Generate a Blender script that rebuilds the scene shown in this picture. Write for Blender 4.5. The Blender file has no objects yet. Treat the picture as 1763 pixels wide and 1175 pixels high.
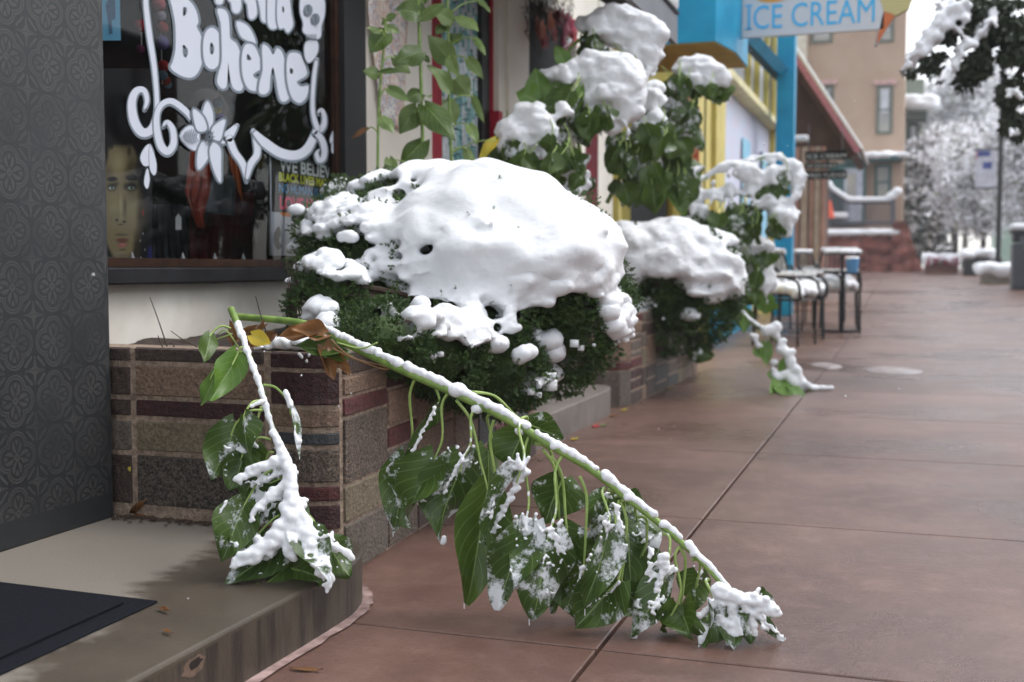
import bpy, math, random
import numpy as np
from mathutils import Vector, geometry, noise as mnoise
R=math.radians
S=bpy.context.scene
COL=S.collection
rng=np.random.default_rng(7); random.seed(7)
# ---------------- camera, world, sun, exposure ----------------
F=2004.; CX=881.5; CY=587.5; H=.75
PITCH=math.atan(127.5/F); YAW=math.atan((1562-CX)/(F/math.cos(PITCH)))
cd=bpy.data.cameras.new('camera'); cam=bpy.data.objects.new('camera',cd); COL.objects.link(cam)
cam.location=(0,0,H); cam.rotation_euler=(math.pi/2-PITCH,0,YAW)
cd.sensor_width=36; cd.lens=36*F/1763; cd.clip_end=600; cd.clip_start=.05
cd.dof.use_dof=True; cd.dof.focus_distance=2.55; cd.dof.aperture_fstop=3.7
S.camera=cam
w=bpy.data.worlds.new('World'); S.world=w; w.use_nodes=True
nt=w.node_tree; bg=nt.nodes['Background']
sky=nt.nodes.new('ShaderNodeTexSky'); sky.sky_type='NISHITA'; sky.sun_disc=False
SUN_EL,SUN_AZ=R(58),R(60)   # azimuth measured clockwise from +Y
sky.sun_elevation=SUN_EL; sky.sun_rotation=SUN_AZ; sky.air_density=1; sky.dust_density=1.5
hs=nt.nodes.new('ShaderNodeHueSaturation'); hs.inputs['Saturation'].default_value=.22; hs.inputs['Value'].default_value=1.0
nt.links.new(sky.outputs[0],hs.inputs['Color']); nt.links.new(hs.outputs[0],bg.inputs[0]); bg.inputs[1].default_value=.15
sd=bpy.data.lights.new('sun','SUN'); sd.energy=.6; sd.angle=R(35); sd.color=(1,.98,.95)
sun=bpy.data.objects.new('sun',sd); COL.objects.link(sun)
sdir=Vector((math.sin(SUN_AZ)*math.cos(SUN_EL),math.cos(SUN_AZ)*math.cos(SUN_EL),math.sin(SUN_EL)))
sun.rotation_euler=sdir.to_track_quat('Z','Y').to_euler()
S.view_settings.view_transform='Standard'; S.view_settings.look='None'; S.view_settings.gamma=1
S.view_settings.exposure=1.4
S.render.resolution_x=1024; S.render.resolution_y=682
# ---------------- photograph geometry: a pixel to a point on a plane of the place ----------------
fw=np.array([-math.sin(YAW)*math.cos(PITCH),math.cos(YAW)*math.cos(PITCH),-math.sin(PITCH)])
rt=np.array([math.cos(YAW),math.sin(YAW),0.]); up=np.cross(rt,fw); CC=np.array([0,0,H])
def at(x,y,X=None,Y=None,Z=None,D=None):
    d=(fw*F+rt*(x-CX)+up*(CY-y))/F
    if D is not None:t=D
    elif X is not None:t=(X-CC[0])/d[0]
    elif Y is not None:t=(Y-CC[1])/d[1]
    else:t=(Z-CC[2])/d[2]
    return CC+d*t
def pr(P):
    v=np.atleast_2d(P)-CC; z=v@fw
    return CX+F*(v@rt)/z, CY-F*(v@up)/z, z
def gz(Y):
    return float(np.interp(Y,[0,11,14,18,22,35,60,400],[0,0,.06,.2,.36,.58,.7,.7]))
# ---------------- materials ----------------
MATS={}
def newmat(name):
    m=bpy.data.materials.new(name); m.use_nodes=True; MATS[name]=m
    return m,m.node_tree,m.node_tree.nodes['Principled BSDF']
def lin(c): return tuple(((v/255)/12.92 if v/255<=.04045 else ((v/255+.055)/1.055)**2.4) for v in c)
class E:
    nt=None
    def __init__(s,o): s.o=o
    def _m(a,op,b=None,c=None):
        n=E.nt.nodes.new('ShaderNodeMath'); n.operation=op
        for i,v in enumerate((a,b,c)):
            if v is None: continue
            if isinstance(v,E): E.nt.links.new(v.o,n.inputs[i])
            else: n.inputs[i].default_value=v
        return E(n.outputs[0])
    def __add__(a,b): return a._m('ADD',b)
    def __sub__(a,b): return a._m('SUBTRACT',b)
    def __mul__(a,b): return a._m('MULTIPLY',b)
    def __truediv__(a,b): return a._m('DIVIDE',b)
    def fr(a): return a._m('FRACT')
    def ab(a): return a._m('ABSOLUTE')
    def lt(a,b): return a._m('LESS_THAN',b)
    def gt(a,b): return a._m('GREATER_THAN',b)
    def mx(a,b): return a._m('MAXIMUM',b)
    def mn(a,b): return a._m('MINIMUM',b)
    def sq(a): return a._m('SQRT')
    def cl(a):
        r=a._m('ADD',0.); r.o.node.use_clamp=True; return r
def coords(nt,kind='Object'):
    t=nt.nodes.new('ShaderNodeTexCoord'); return t.outputs[kind]
def noise(nt,vec,scale,detail=3,rough=.55):
    n=nt.nodes.new('ShaderNodeTexNoise'); n.inputs['Scale'].default_value=scale; n.inputs['Detail'].default_value=detail; n.inputs['Roughness'].default_value=rough
    nt.links.new(vec,n.inputs['Vector']); return n.outputs['Fac']
def mapping(nt,vec,scale=(1,1,1),rot=(0,0,0)):
    n=nt.nodes.new('ShaderNodeMapping'); n.inputs['Scale'].default_value=scale; n.inputs['Rotation'].default_value=rot
    nt.links.new(vec,n.inputs['Vector']); return n.outputs[0]
def ramp(nt,fac,stops):
    n=nt.nodes.new('ShaderNodeValToRGB'); cr=n.color_ramp
    while len(cr.elements)<len(stops): cr.elements.new(.5)
    for e,(p,c) in zip(cr.elements,stops):
        e.position=p; e.color=(*c,1) if len(c)==3 else c
    nt.links.new(fac,n.inputs[0]); return n.outputs[0]
def mixc(nt,fac,a,b):
    n=nt.nodes.new('ShaderNodeMix'); n.data_type='RGBA'
    for i,v in ((0,fac),(6,a),(7,b)):
        if isinstance(v,(tuple,list)): n.inputs[i].default_value=(*v[:3],1)
        elif isinstance(v,float): n.inputs[i].default_value=v
        else: nt.links.new(v,n.inputs[i])
    return n.outputs[2]
def bump(nt,b,h,strength,dist=.01):
    n=nt.nodes.new('ShaderNodeBump'); n.inputs['Strength'].default_value=strength; n.inputs['Distance'].default_value=dist
    nt.links.new(h,n.inputs['Height']); nt.links.new(n.outputs[0],b.inputs['Normal'])
def pm(name,c,rough=.6,c2=None,scale=6,detail=4,bscale=60,bstr=.15,bd=.003,metallic=0,spec=.5,sheen=0):
    m,nt,b=newmat(name); v=coords(nt)
    c2=c2 or tuple(x*.72 for x in c)
    f=noise(nt,v,scale,detail)
    col=ramp(nt,f,[(.32,c2),(.66,c)])
    nt.links.new(col,b.inputs['Base Color']); b.inputs['Roughness'].default_value=rough; b.inputs['Metallic'].default_value=metallic
    b.inputs['Specular IOR Level'].default_value=spec
    if bstr: bump(nt,b,noise(nt,v,bscale,4),bstr,bd)
    return m
def P(name,srgb,**k):
    if any(w_ in name for w_ in ('paint','cream','dark_red','panel','brown_','post_','siding','ledge','soffit')): k.setdefault('spec',.15)
    return pm(name,lin(srgb),**k)
# snow
def snowmat():
    m,nt,b=newmat('snow'); v=coords(nt)
    b.inputs['Base Color'].default_value=(.80,.815,.84,1); b.inputs['Roughness'].default_value=.7
    b.inputs['Specular IOR Level'].default_value=.25
    b.inputs['Subsurface Weight'].default_value=.3; b.inputs['Subsurface Scale'].default_value=.012; b.inputs['Subsurface Radius'].default_value=(1,1,1)
    a=E(noise(nt,v,60,6,.68)); E.nt=nt; c=E(noise(nt,v,420,3,.7)); h=a+c*.5
    bump(nt,b,h.o,.4,.007)
    return m
snowmat()
def leafmat(name,c1,c2,frost=0,vein=(.30,.42,.16)):
    m,nt,b=newmat(name); E.nt=nt
    t=nt.nodes.new('ShaderNodeTexCoord'); uv=t.outputs['UV']; ob=t.outputs['Object']
    sx=nt.nodes.new('ShaderNodeSeparateXYZ'); nt.links.new(uv,sx.inputs[0]); u=E(sx.outputs[0]); v=(E(sx.outputs[1])*2.0-1.0).ab()
    mid=v.lt(.03); side=((u-v*.38)*6.5).fr(); side=(side-.5).ab().lt(.035)
    vv=mid.mx(side*.6)
    base=ramp(nt,noise(nt,ob,14,4),[(.3,c2),(.7,c1)])
    col=mixc(nt,(vv*.6).o,base,vein)
    bh=vv*1.0+E(noise(nt,ob,90,3))*.6
    rough=.33
    if frost:
        n=E(noise(nt,ob,15,8,.72)); fz=((n-(.60-.12*frost))*14.0).cl()
        col=mixc(nt,fz.o,col,(.80,.83,.86)); bh=bh+fz*3.0+E(noise(nt,ob,400,2))*fz
    nt.links.new(col,b.inputs['Base Color']); b.inputs['Roughness'].default_value=rough; b.inputs['Specular IOR Level'].default_value=.35
    bump(nt,b,bh.o,.5,.002)
    tr=nt.nodes.new('ShaderNodeBsdfTranslucent'); nt.links.new(col,tr.inputs[0])
    mx=nt.nodes.new('ShaderNodeMixShader'); mx.inputs[0].default_value=.22
    nt.links.new(b.outputs[0],mx.inputs[1]); nt.links.new(tr.outputs[0],mx.inputs[2]); nt.links.new(mx.outputs[0],nt.nodes['Material Output'].inputs[0])
    return m
leafmat('leaf',(.082,.135,.022),(.045,.085,.016),0)
leafmat('leaf_frost',(.07,.118,.022),(.04,.075,.016),.35)
leafmat('leaf_heavy_frost',(.065,.112,.024),(.04,.075,.018),.72)
leafmat('leaf_pale',(.19,.26,.085),(.11,.18,.05),0,(.35,.45,.22))
leafmat('leaf_bright',(.13,.24,.035),(.08,.17,.025),0,(.35,.45,.2))
leafmat('leaf_yellow',(.62,.42,.03),(.38,.33,.04),0)
leafmat('leaf_brown',(.28,.13,.045),(.12,.055,.025),0,(.4,.25,.12))
P('stem_green',(132,158,78),c2=lin((92,120,52)),rough=.5,scale=30)
P('petiole',(160,182,104),c2=lin((120,146,70)),rough=.5,scale=30)
P('bark',(70,58,50),scale=20,bstr=.5)
def junip(name,c1,c2):
    m,nt,b=newmat(name); v=coords(nt)
    col=ramp(nt,noise(nt,v,9,5,.7),[(.3,c2),(.68,c1)])
    nt.links.new(col,b.inputs['Base Color']); b.inputs['Roughness'].default_value=.6
    tr=nt.nodes.new('ShaderNodeBsdfTranslucent'); nt.links.new(col,tr.inputs[0])
    mx=nt.nodes.new('ShaderNodeMixShader'); mx.inputs[0].default_value=.15
    nt.links.new(b.outputs[0],mx.inputs[1]); nt.links.new(tr.outputs[0],mx.inputs[2]); nt.links.new(mx.outputs[0],nt.nodes['Material Output'].inputs[0])
junip('juniper',(.075,.135,.028),(.018,.042,.012))
junip('tree_leaf',(.028,.042,.015),(.010,.018,.007))
P('juniper_twig',(62,44,30),scale=30)
# ---------------- mesh helpers ----------------
def wloc(o):
    v=np.zeros(3)
    while o is not None: v+=np.array(o.location); o=o.parent
    return v
def tag(o,label=None,cat=None,group=None,kind=None):
    if label:o['label']=label
    if cat:o['category']=cat
    if group:o['group']=group
    if kind:o['kind']=kind
    return o
def thing(name,label,cat,loc=(0,0,0),group=None):
    o=bpy.data.objects.new(name,None); COL.objects.link(o); o.location=loc; o.empty_display_size=.1
    return tag(o,label,cat,group)
def mk(name,V,Fc,mats,parent=None,mi=None,smooth=False,uv=None,label=None):
    V=np.asarray(V,float).reshape(-1,3)
    if parent is not None: V=V-wloc(parent)
    me=bpy.data.meshes.new(name)
    if isinstance(Fc,np.ndarray):
        n,k=Fc.shape
        me.vertices.add(len(V)); me.vertices.foreach_set('co',V.ravel())
        me.loops.add(n*k); me.loops.foreach_set('vertex_index',Fc.ravel().astype(np.int32))
        me.polygons.add(n); me.polygons.foreach_set('loop_start',np.arange(0,n*k,k,dtype=np.int32)); me.polygons.foreach_set('loop_total',np.full(n,k,dtype=np.int32))
        me.update(calc_edges=True); me.validate()
    else:
        me.from_pydata(V.tolist(),[],[list(map(int,f)) for f in Fc]); me.update()
    if isinstance(mats,str): mats=[mats]
    for m in mats: me.materials.append(MATS[m])
    if mi is not None: me.polygons.foreach_set('material_index',np.asarray(mi,np.int32))
    if smooth: me.polygons.foreach_set('use_smooth',np.ones(len(me.polygons),bool))
    if uv is not None:
        l=me.uv_layers.new(name='UVMap'); vi=np.zeros(len(me.loops),np.int32); me.loops.foreach_get('vertex_index',vi)
        l.data.foreach_set('uv',np.asarray(uv,float)[vi].ravel())
    o=bpy.data.objects.new(name,me); COL.objects.link(o)
    if parent is not None: o.parent=parent
    if label:o['label']=label
    return o
class MB:
    def __init__(s): s.V=[];s.F=[];s.M=[];s.n=0
    def add(s,V,Fc,m=0):
        s.V.append(np.asarray(V,float).reshape(-1,3)); s.F+= [[int(i)+s.n for i in f] for f in Fc]; s.M+=[m]*len(Fc); s.n+=len(s.V[-1]); return s
    def box(s,x0,x1,y0,y1,z0,z1,m=0):
        V=[(x,y,z) for x in(x0,x1) for y in(y0,y1) for z in(z0,z1)]
        return s.add(V,[(0,1,3,2),(4,6,7,5),(0,4,5,1),(2,3,7,6),(0,2,6,4),(1,5,7,3)],m)
    def hexa(s,P8,m=0): # bottom 4 ccw, top 4 ccw
        return s.add(P8,[(3,2,1,0),(4,5,6,7),(0,1,5,4),(1,2,6,5),(2,3,7,6),(3,0,4,7)],m)
    def prism(s,poly,axis,a,b,m=0):
        poly=[tuple(p) for p in poly]; n=len(poly)
        def p3(p,t):
            if axis=='x': return (t,p[0],p[1])
            if axis=='y': return (p[0],t,p[1])
            return (p[0],p[1],t)
        V=[p3(p,a) for p in poly]+[p3(p,b) for p in poly]
        Fc=[tuple(range(n-1,-1,-1)),tuple(range(n,2*n))]+[(i,(i+1)%n,n+(i+1)%n,n+i) for i in range(n)]
        return s.add(V,Fc,m)
    def tube(s,path,rad,n=8,m=0,cap=True):
        path=np.asarray(path,float); k=len(path); rad=np.broadcast_to(np.asarray(rad,float),(k,))
        T=np.gradient(path,axis=0); T/=np.linalg.norm(T,axis=1)[:,None]+1e-12
        ref=np.array([0,0,1.]) if abs(T[0][2])<.9 else np.array([1.,0,0])
        V=[]
        for i in range(k):
            a=np.cross(T[i],ref)
            if np.linalg.norm(a)<1e-3: a=np.cross(T[i],[0,1,0])
            a/=np.linalg.norm(a); b=np.cross(T[i],a); ref=-np.cross(T[i],a) if 0 else ref
            for j in range(n):
                t=2*math.pi*j/n; V.append(path[i]+rad[i]*(math.cos(t)*a+math.sin(t)*b))
        Fc=[(i*n+j,i*n+(j+1)%n,(i+1)*n+(j+1)%n,(i+1)*n+j) for i in range(k-1) for j in range(n)]
        if cap: Fc+=[tuple(range(n-1,-1,-1)),tuple((k-1)*n+j for j in range(n))]
        return s.add(V,Fc,m)
    def cyl(s,c,r,z0,z1,n=20,m=0,r2=None): return s.tube([(c[0],c[1],z0),(c[0],c[1],z1)],[r,r2 if r2 is not None else r],n,m)
    def ball(s,c,r,m=0,sz=1,nu=12,nv=8):
        V=[];c=np.asarray(c)
        for i in range(nv+1):
            ph=math.pi*i/nv
            for j in range(nu):
                th=2*math.pi*j/nu; V.append(c+r*np.array([math.sin(ph)*math.cos(th),math.sin(ph)*math.sin(th),sz*math.cos(ph)]))
        Fc=[(i*nu+j,(i+1)*nu+j,(i+1)*nu+(j+1)%nu,i*nu+(j+1)%nu) for i in range(nv) for j in range(nu)]
        return s.add(V,Fc,m)
    def build(s,name,mats,parent=None,smooth=False,bevel=0,label=None):
        o=mk(name,np.vstack(s.V),s.F,mats,parent,s.M,smooth,label=label)
        if bevel:
            b=o.modifiers.new('bevel','BEVEL'); b.width=bevel; b.segments=2; b.limit_method='ANGLE'
        return o
def struct(o,label=None): return tag(o,label,None,None,'structure')
def cr(pts,n=8,closed=False):
    p=np.asarray(pts,float); k=len(p); out=[]
    rngk=range(k if closed else k-1)
    for i in rngk:
        if closed: a,b,c,d=p[(i-1)%k],p[i],p[(i+1)%k],p[(i+2)%k]
        else: a,b,c,d=p[max(i-1,0)],p[i],p[i+1],p[min(i+2,k-1)]
        for j in range(n):
            t=j/n; out.append(.5*((2*b)+(c-a)*t+(2*a-5*b+4*c-d)*t*t+(3*b-a-3*c+d)*t**3))
    if not closed: out.append(p[-1])
    return np.array(out)
# icosphere template
def ico(sub):
    import bmesh
    bm=bmesh.new(); bmesh.ops.create_icosphere(bm,subdivisions=sub,radius=1); bm.verts.ensure_lookup_table()
    V=np.array([v.co[:] for v in bm.verts]); Fc=np.array([[v.index for v in f.verts] for f in bm.faces]); bm.free(); return V,Fc
ICO=ico(2)
TEX={}
def clouds(sz):
    if sz not in TEX:
        t=bpy.data.textures.new('clouds','CLOUDS'); t.noise_scale=sz; t.noise_depth=3; TEX[sz]=t
    return TEX[sz]
def snow(name,sph,voxel,parent=None,smooth=3,amp=0,tsz=.03,label=None,sub=2,pil=(),hf=None,ws=None):
    sph=np.asarray(sph,float); V0,F0=ICO if sub==2 else ico(sub)
    n=len(sph); sc=sph[:,3:6] if sph.shape[1]>=6 else np.repeat(sph[:,3:4],3,axis=1)
    V=(sph[:,None,:3]+V0[None]*sc[:,None,:]).reshape(-1,3)
    Fc=(F0[None]+np.arange(n)[:,None,None]*len(V0)).reshape(-1,3)
    o=mk('tmp',V,Fc,'snow',None)
    r=o.modifiers.new('r','REMESH'); r.mode='VOXEL'; r.voxel_size=voxel; r.use_smooth_shade=True
    s=o.modifiers.new('s','SMOOTH'); s.iterations=smooth; s.factor=.5
    if amp:
        d=o.modifiers.new('d','DISPLACE'); d.texture=clouds(tsz); d.strength=amp; d.mid_level=.5; d.texture_coords='GLOBAL'
    dg=bpy.context.evaluated_depsgraph_get(); me=bpy.data.meshes.new_from_object(o.evaluated_get(dg))
    bpy.data.objects.remove(o)
    me.materials.clear(); me.materials.append(MATS['snow'])
    co=np.zeros(len(me.vertices)*3); me.vertices.foreach_get('co',co); co=co.reshape(-1,3)
    if ws is not None:
        ed=np.zeros(len(me.edges)*2,np.int32); me.edges.foreach_get('vertices',ed); ed=ed.reshape(-1,2); nv=len(co)
        deg=np.bincount(ed.ravel(),minlength=nv).astype(float); deg[deg==0]=1; wt=ws(co)[:,None]
        for _ in range(70):
            av=np.stack([np.bincount(ed[:,0],co[ed[:,1],k],nv)+np.bincount(ed[:,1],co[ed[:,0],k],nv) for k in range(3)],1)/deg[:,None]
            co=co+wt*.6*(av-co)
        me.vertices.foreach_set('co',co.ravel()); me.update()
    if pil:
        no=np.zeros(len(me.vertices)*3); me.vertices.foreach_get('normal',no); no=no.reshape(-1,3)
        h=np.zeros(len(co))
        wv=np.ones(len(co)) if hf is None else hf(co)
        for a_,f_ in pil:
            h+=a_*(wv if f_>20 else 1)*np.array([mnoise.noise((q[0]*f_,q[1]*f_,q[2]*f_*1.5+f_)) for q in co])
        dr=no*.8+np.array([0,0,.3]); co=co+dr*h[:,None]
    if parent is not None: co-=wloc(parent)
    me.vertices.foreach_set('co',co.ravel()); me.polygons.foreach_set('use_smooth',np.ones(len(me.polygons),bool)); me.name=name
    ob=bpy.data.objects.new(name,me); COL.objects.link(ob)
    if parent is not None: ob.parent=parent
    if label: ob['label']=label
    return ob
def text(name,s,size,org,ux,uz,mat,parent,ext=.002,off=0,spacing=1,align='LEFT',shear=0,sx=1):
    c=bpy.data.curves.new('t','FONT'); c.body=s; c.size=size; c.extrude=ext; c.offset=off; c.space_character=spacing; c.align_x=align; c.shear=shear
    c.resolution_u=3
    o=bpy.data.objects.new('t',c); COL.objects.link(o)
    dg=bpy.context.evaluated_depsgraph_get(); me=bpy.data.meshes.new_from_object(o.evaluated_get(dg)); bpy.data.objects.remove(o)
    co=np.zeros(len(me.vertices)*3); me.vertices.foreach_get('co',co); co=co.reshape(-1,3)
    ux=np.array(ux,float);uz=np.array(uz,float); nn=np.cross(ux/np.linalg.norm(ux),uz/np.linalg.norm(uz))
    W=np.array(org)+co[:,:1]*sx*ux+co[:,1:2]*uz+co[:,2:3]*nn
    if parent is not None: W=W-wloc(parent)
    me.vertices.foreach_set('co',W.ravel()); me.update(); me.materials.clear(); me.materials.append(MATS[mat]); me.name=name
    ob=bpy.data.objects.new(name,me); COL.objects.link(ob); ob.parent=parent
    return ob
# ---------------- ground ----------------
def slabmat():
    m,nt,b=newmat('slab'); E.nt=nt; v=coords(nt)
    big=noise(nt,v,1.1,5,.6); fine=noise(nt,v,170,3,.7); wet=noise(nt,v,.75,4,.55)
    c=ramp(nt,big,[(.3,lin((86,61,53))),(.5,lin((109,81,71))),(.72,lin((134,104,92)))])
    c=mixc(nt,(E(fine)*.45).o,c,lin((58,46,43)))
    wm=((E(wet)-.47)*5.0).cl()
    spots=((E(noise(nt,v,38,2,.5))-.72)*30.0).cl()
    mid=noise(nt,v,11,6,.7); c=mixc(nt,(((E(mid)-.50)*5.0).cl()*.28).o,c,lin((148,118,108))); c=mixc(nt,(((E(mid)*-1.0+.47)*6.0).cl()*.25).o,c,lin((66,48,43)))
    grit=noise(nt,v,75,3,.8); c=mixc(nt,(((E(grit)-.60)*9.0).cl()*.55).o,c,lin((48,38,36)))
    c=mixc(nt,(spots*.45).o,c,lin((70,70,74)))
    c=mixc(nt,(wm*.45).o,c,lin((62,48,45)))
    nt.links.new(c,b.inputs['Base Color'])
    nt.links.new((E(fine)*.12+.33-wm*.25).o,b.inputs['Roughness']); b.inputs['Specular IOR Level'].default_value=.5
    bump(nt,b,(E(fine)*.8+E(noise(nt,v,40,5,.7))*1.4).o,.4,.004)
slabmat()
P('joint',(44,34,31),rough=.8)
P('slab_snow_dust',(150,130,126),rough=.8)
P('asphalt',(84,84,88),rough=.4,c2=lin((60,60,64)),scale=3)
P('pink_mortar',(176,150,145),c2=lin((104,80,76)),scale=22,bscale=80,bstr=.5)
def sheet(name,X0,X1,ys,dz,mat,parent=None):
    mb=MB(); V=[];Fc=[]
    for y in ys: V+= [(X0,y,gz(y)+dz),(X1,y,gz(y)+dz)]
    Fc=[(2*i,2*i+1,2*i+3,2*i+2) for i in range(len(ys)-1)]
    return mk(name,V,Fc,mat,parent)
ysg=[-20,-5,0,4,8,11,12.5,14,16,18,20,22,26,30,35,40,50,60,90,140,300]
g=struct(sheet('ground',-120,120,ysg,-.02,'joint'))
# pavement slabs: transverse joints every 1.27 m, one joint along the street
mb=MB(); g_=.0045
def slabs(mb,X0,X1,Y0,Y1):
    h=gz(Y0+g_);h2=gz(Y1-g_)
    x0,x1,y0,y1=X0+g_,X1-g_,Y0+g_,Y1-g_
    c=.0025
    b=[(x0,y0,-.03),(x1,y0,-.03),(x1,y1,-.03),(x0,y1,-.03)]
    m_=[(x0,y0,h-c),(x1,y0,h-c),(x1,y1,h2-c),(x0,y1,h2-c)]
    t=[(x0+c,y0+c,h),(x1-c,y0+c,h),(x1-c,y1-c,h2),(x0+c,y1-c,h2)]
    Fc=[]
    for a in (0,4):
        for i in range(4): Fc.append((a+i,a+(i+1)%4,a+4+(i+1)%4,a+4+i))
    Fc.append((8,9,10,11)); mb.add(b+m_+t,Fc)
jy=[-.36,.91,2.18,3.43,4.74]
while jy[-1]<75: jy.append(jy[-1]+1.29)
for a,b_ in zip(jy[:-1],jy[1:]):
    slabs(mb,-3.6 if a>8 else -1.9,-.56,a,b_); slabs(mb,-.56,2.05 if a<24 else 2.3,a,b_)
struct(mb.build('pavement','slab'))
mb=MB()
P('kerb_stone',(150,146,142),scale=12)
for i,a in enumerate(jy[:-1:3]):
    b_=a+3.87; mb.hexa([(2.06,a+.004,-.15),(2.2,a+.004,-.15),(2.2,b_-.004,-.15),(2.06,b_-.004,-.15),(2.06,a+.004,gz(a)+.004),(2.2,a+.004,gz(a)+.004),(2.2,b_-.004,gz(b_)+.004),(2.06,b_-.004,gz(b_)+.004)])
struct(mb.build('kerb','kerb_stone'))
struct(sheet('road',2.2,12.5,ysg,-.012,'asphalt'))
# mortar strip hugging the near doorstep, worn and broken
stepo=[(-1.115,.2),(-1.115,1.2),(-1.115,1.75),(-1.112,2.15),(-1.125,2.27),(-1.16,2.36),(-1.22,2.43),(-1.29,2.47)]
so=cr(stepo,8)
Tn=np.gradient(so,axis=0); Tn/=np.linalg.norm(Tn,axis=1)[:,None]; Nn=np.stack([Tn[:,1],-Tn[:,0]],1)
V=[];k=len(so)
for i in range(k):
    wv=.024+.010*mnoise.noise((i*.7,0,0)); 
    V+= [(*(so[i]-Nn[i]*.01),.0045),(*(so[i]+Nn[i]*wv),.0045)]
struct(mk('mortar_strip',V,[(2*i,2*i+1,2*i+3,2*i+2) for i in range(k-1)],'pink_mortar'))
def step_mat():
    m,nt,b=newmat('step_concrete'); E.nt=nt; v=coords(nt)
    base=ramp(nt,noise(nt,v,3.2,5,.62),[(.3,lin((60,52,43))),(.7,lin((88,79,67)))])
    # a bleached worn patch inside, dark damp band outside
    sx=nt.nodes.new('ShaderNodeSeparateXYZ'); nt.links.new(v,sx.inputs[0]); X=E(sx.outputs[0]);Y=E(sx.outputs[1]);Z=E(sx.outputs[2])
    nn=E(noise(nt,mapping(nt,v,(1.6,3,1)),2.6,6,.7))
    wp=(((X*-1.0-1.42-((Y-2.1)*.22))+ (nn-.5)*.34)*15.0).cl()
    c=mixc(nt,(wp*.75).o,base,lin((138,131,121)))
    streak=E(noise(nt,mapping(nt,v,(14,14,1.2)),1.6,4,.7)); side=Z.lt(.104)
    c=mixc(nt,(((streak-.46)*7.0).cl()*side*.9).o,c,lin((34,27,23)))
    c=mixc(nt,(E(noise(nt,v,240,2))*.35).o,c,lin((60,53,48)))
    nt.links.new(c,b.inputs['Base Color']); nt.links.new((wp*.25+.45).o,b.inputs['Roughness'])
    bump(nt,b,(E(noise(nt,v,120,4,.7))+nn*.8).o,.3,.003)
step_mat()
# near doorstep
def slabstep(name,label,outline,ztop,mat,z0=-.02):
    n=len(outline); c=.006; o=np.array(outline)
    ctr=o.mean(0); T_=np.roll(o,-1,0)-np.roll(o,1,0); T_/=np.linalg.norm(T_,axis=1)[:,None]+1e-9
    Nn_=np.stack([T_[:,1],-T_[:,0]],1)
    if ((o-ctr)*Nn_).sum()<0: Nn_=-Nn_
    V=[(*p,z0) for p in o]+[(*p,ztop-c) for p in o]+[(*(p-q*c*.35),ztop-c*.3) for p,q in zip(o,Nn_)]+[(*(p-q*c),ztop) for p,q in zip(o,Nn_)]
    Fc=[]
    for r_ in range(3):
        for i in range(n): Fc.append((r_*n+i,r_*n+(i+1)%n,(r_+1)*n+(i+1)%n,(r_+1)*n+i))
    Fc.append(tuple(3*n+i for i in range(n)))
    o=mk(name,V,Fc,mat); return tag(o,label,'doorstep')
d1=slabstep('doorstep','wide worn concrete doorstep with rounded end, in front of the patterned pillar',[tuple(p) for p in so]+[(-2.6,2.47),(-2.6,.2)],.116,'step_concrete')
# chipped hole in its face
P('chip',(112,92,78),scale=40,bstr=.6); P('chip_dark',(34,26,22),scale=40)
pc=at(335,1122,X=-1.113); mb=MB(); 
def rag(c,r,rz,n,s,plane='x',off=0):
    rr=random.Random(s); return [(c[1]+r*math.cos(2*math.pi*i/n)*rr.uniform(.7,1.15),c[2]+rz*math.sin(2*math.pi*i/n)*rr.uniform(.7,1.15)) for i in range(n)]
pc[2]=min(pc[2],.084); mb.prism(rag(pc,.036,.018,16,1),'x',-1.125,-1.1140,0); 
pc2=pc+np.array([0,.004,.005]); mb.prism(rag(pc2,.02,.009,11,2),'x',-1.1139,-1.1132,1)
q=mb.build('chip',['chip','chip_dark'],d1)
# far doorstep of the red door
o2=[(-1.42,4.45),(-1.42,5.6),(-1.43,5.78),(-1.47,5.92),(-1.56,5.97),(-2.05,5.97),(-2.05,4.45)]
P('step_grey',(118,110,104),scale=5,c2=lin((90,84,80)))
tag(slabstep('doorstep','low concrete doorstep of the red door, between the two stone planters',cr(o2[:5],5).tolist()+o2[5:],.13,'step_grey'),None,None)
# door mat
def matm():
    m,nt,b=newmat('rubber'); E.nt=nt; v=coords(nt)
    b.inputs['Base Color'].default_value=(.009,.010,.014,1); b.inputs['Roughness'].default_value=.8; b.inputs['Specular IOR Level'].default_value=.08
    r_=mapping(nt,v,(1,1,1),(0,0,R(45))); sx=nt.nodes.new('ShaderNodeSeparateXYZ'); nt.links.new(r_,sx.inputs[0])
    h=(E(sx.outputs[0])*34.0).fr().lt(.5)*((E(sx.outputs[1])*6.0).fr().lt(.85)); h=h+E(noise(nt,v,200,2))*.5
    bump(nt,b,h.o,.8,.004)
matm()
mb=MB(); mb.prism([(-2.15,1.2),(-1.315,1.2),(-1.328,1.835),(-2.15,1.86)],'z',.1165,.121); mb.prism([(-2.1,1.24),(-1.36,1.24),(-1.372,1.79),(-2.1,1.815)],'z',.1211,.1275)
tag(mb.build('doormat','rubber',None,bevel=.002),'black ribbed rubber mat lying on the near doorstep','doormat')
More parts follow.
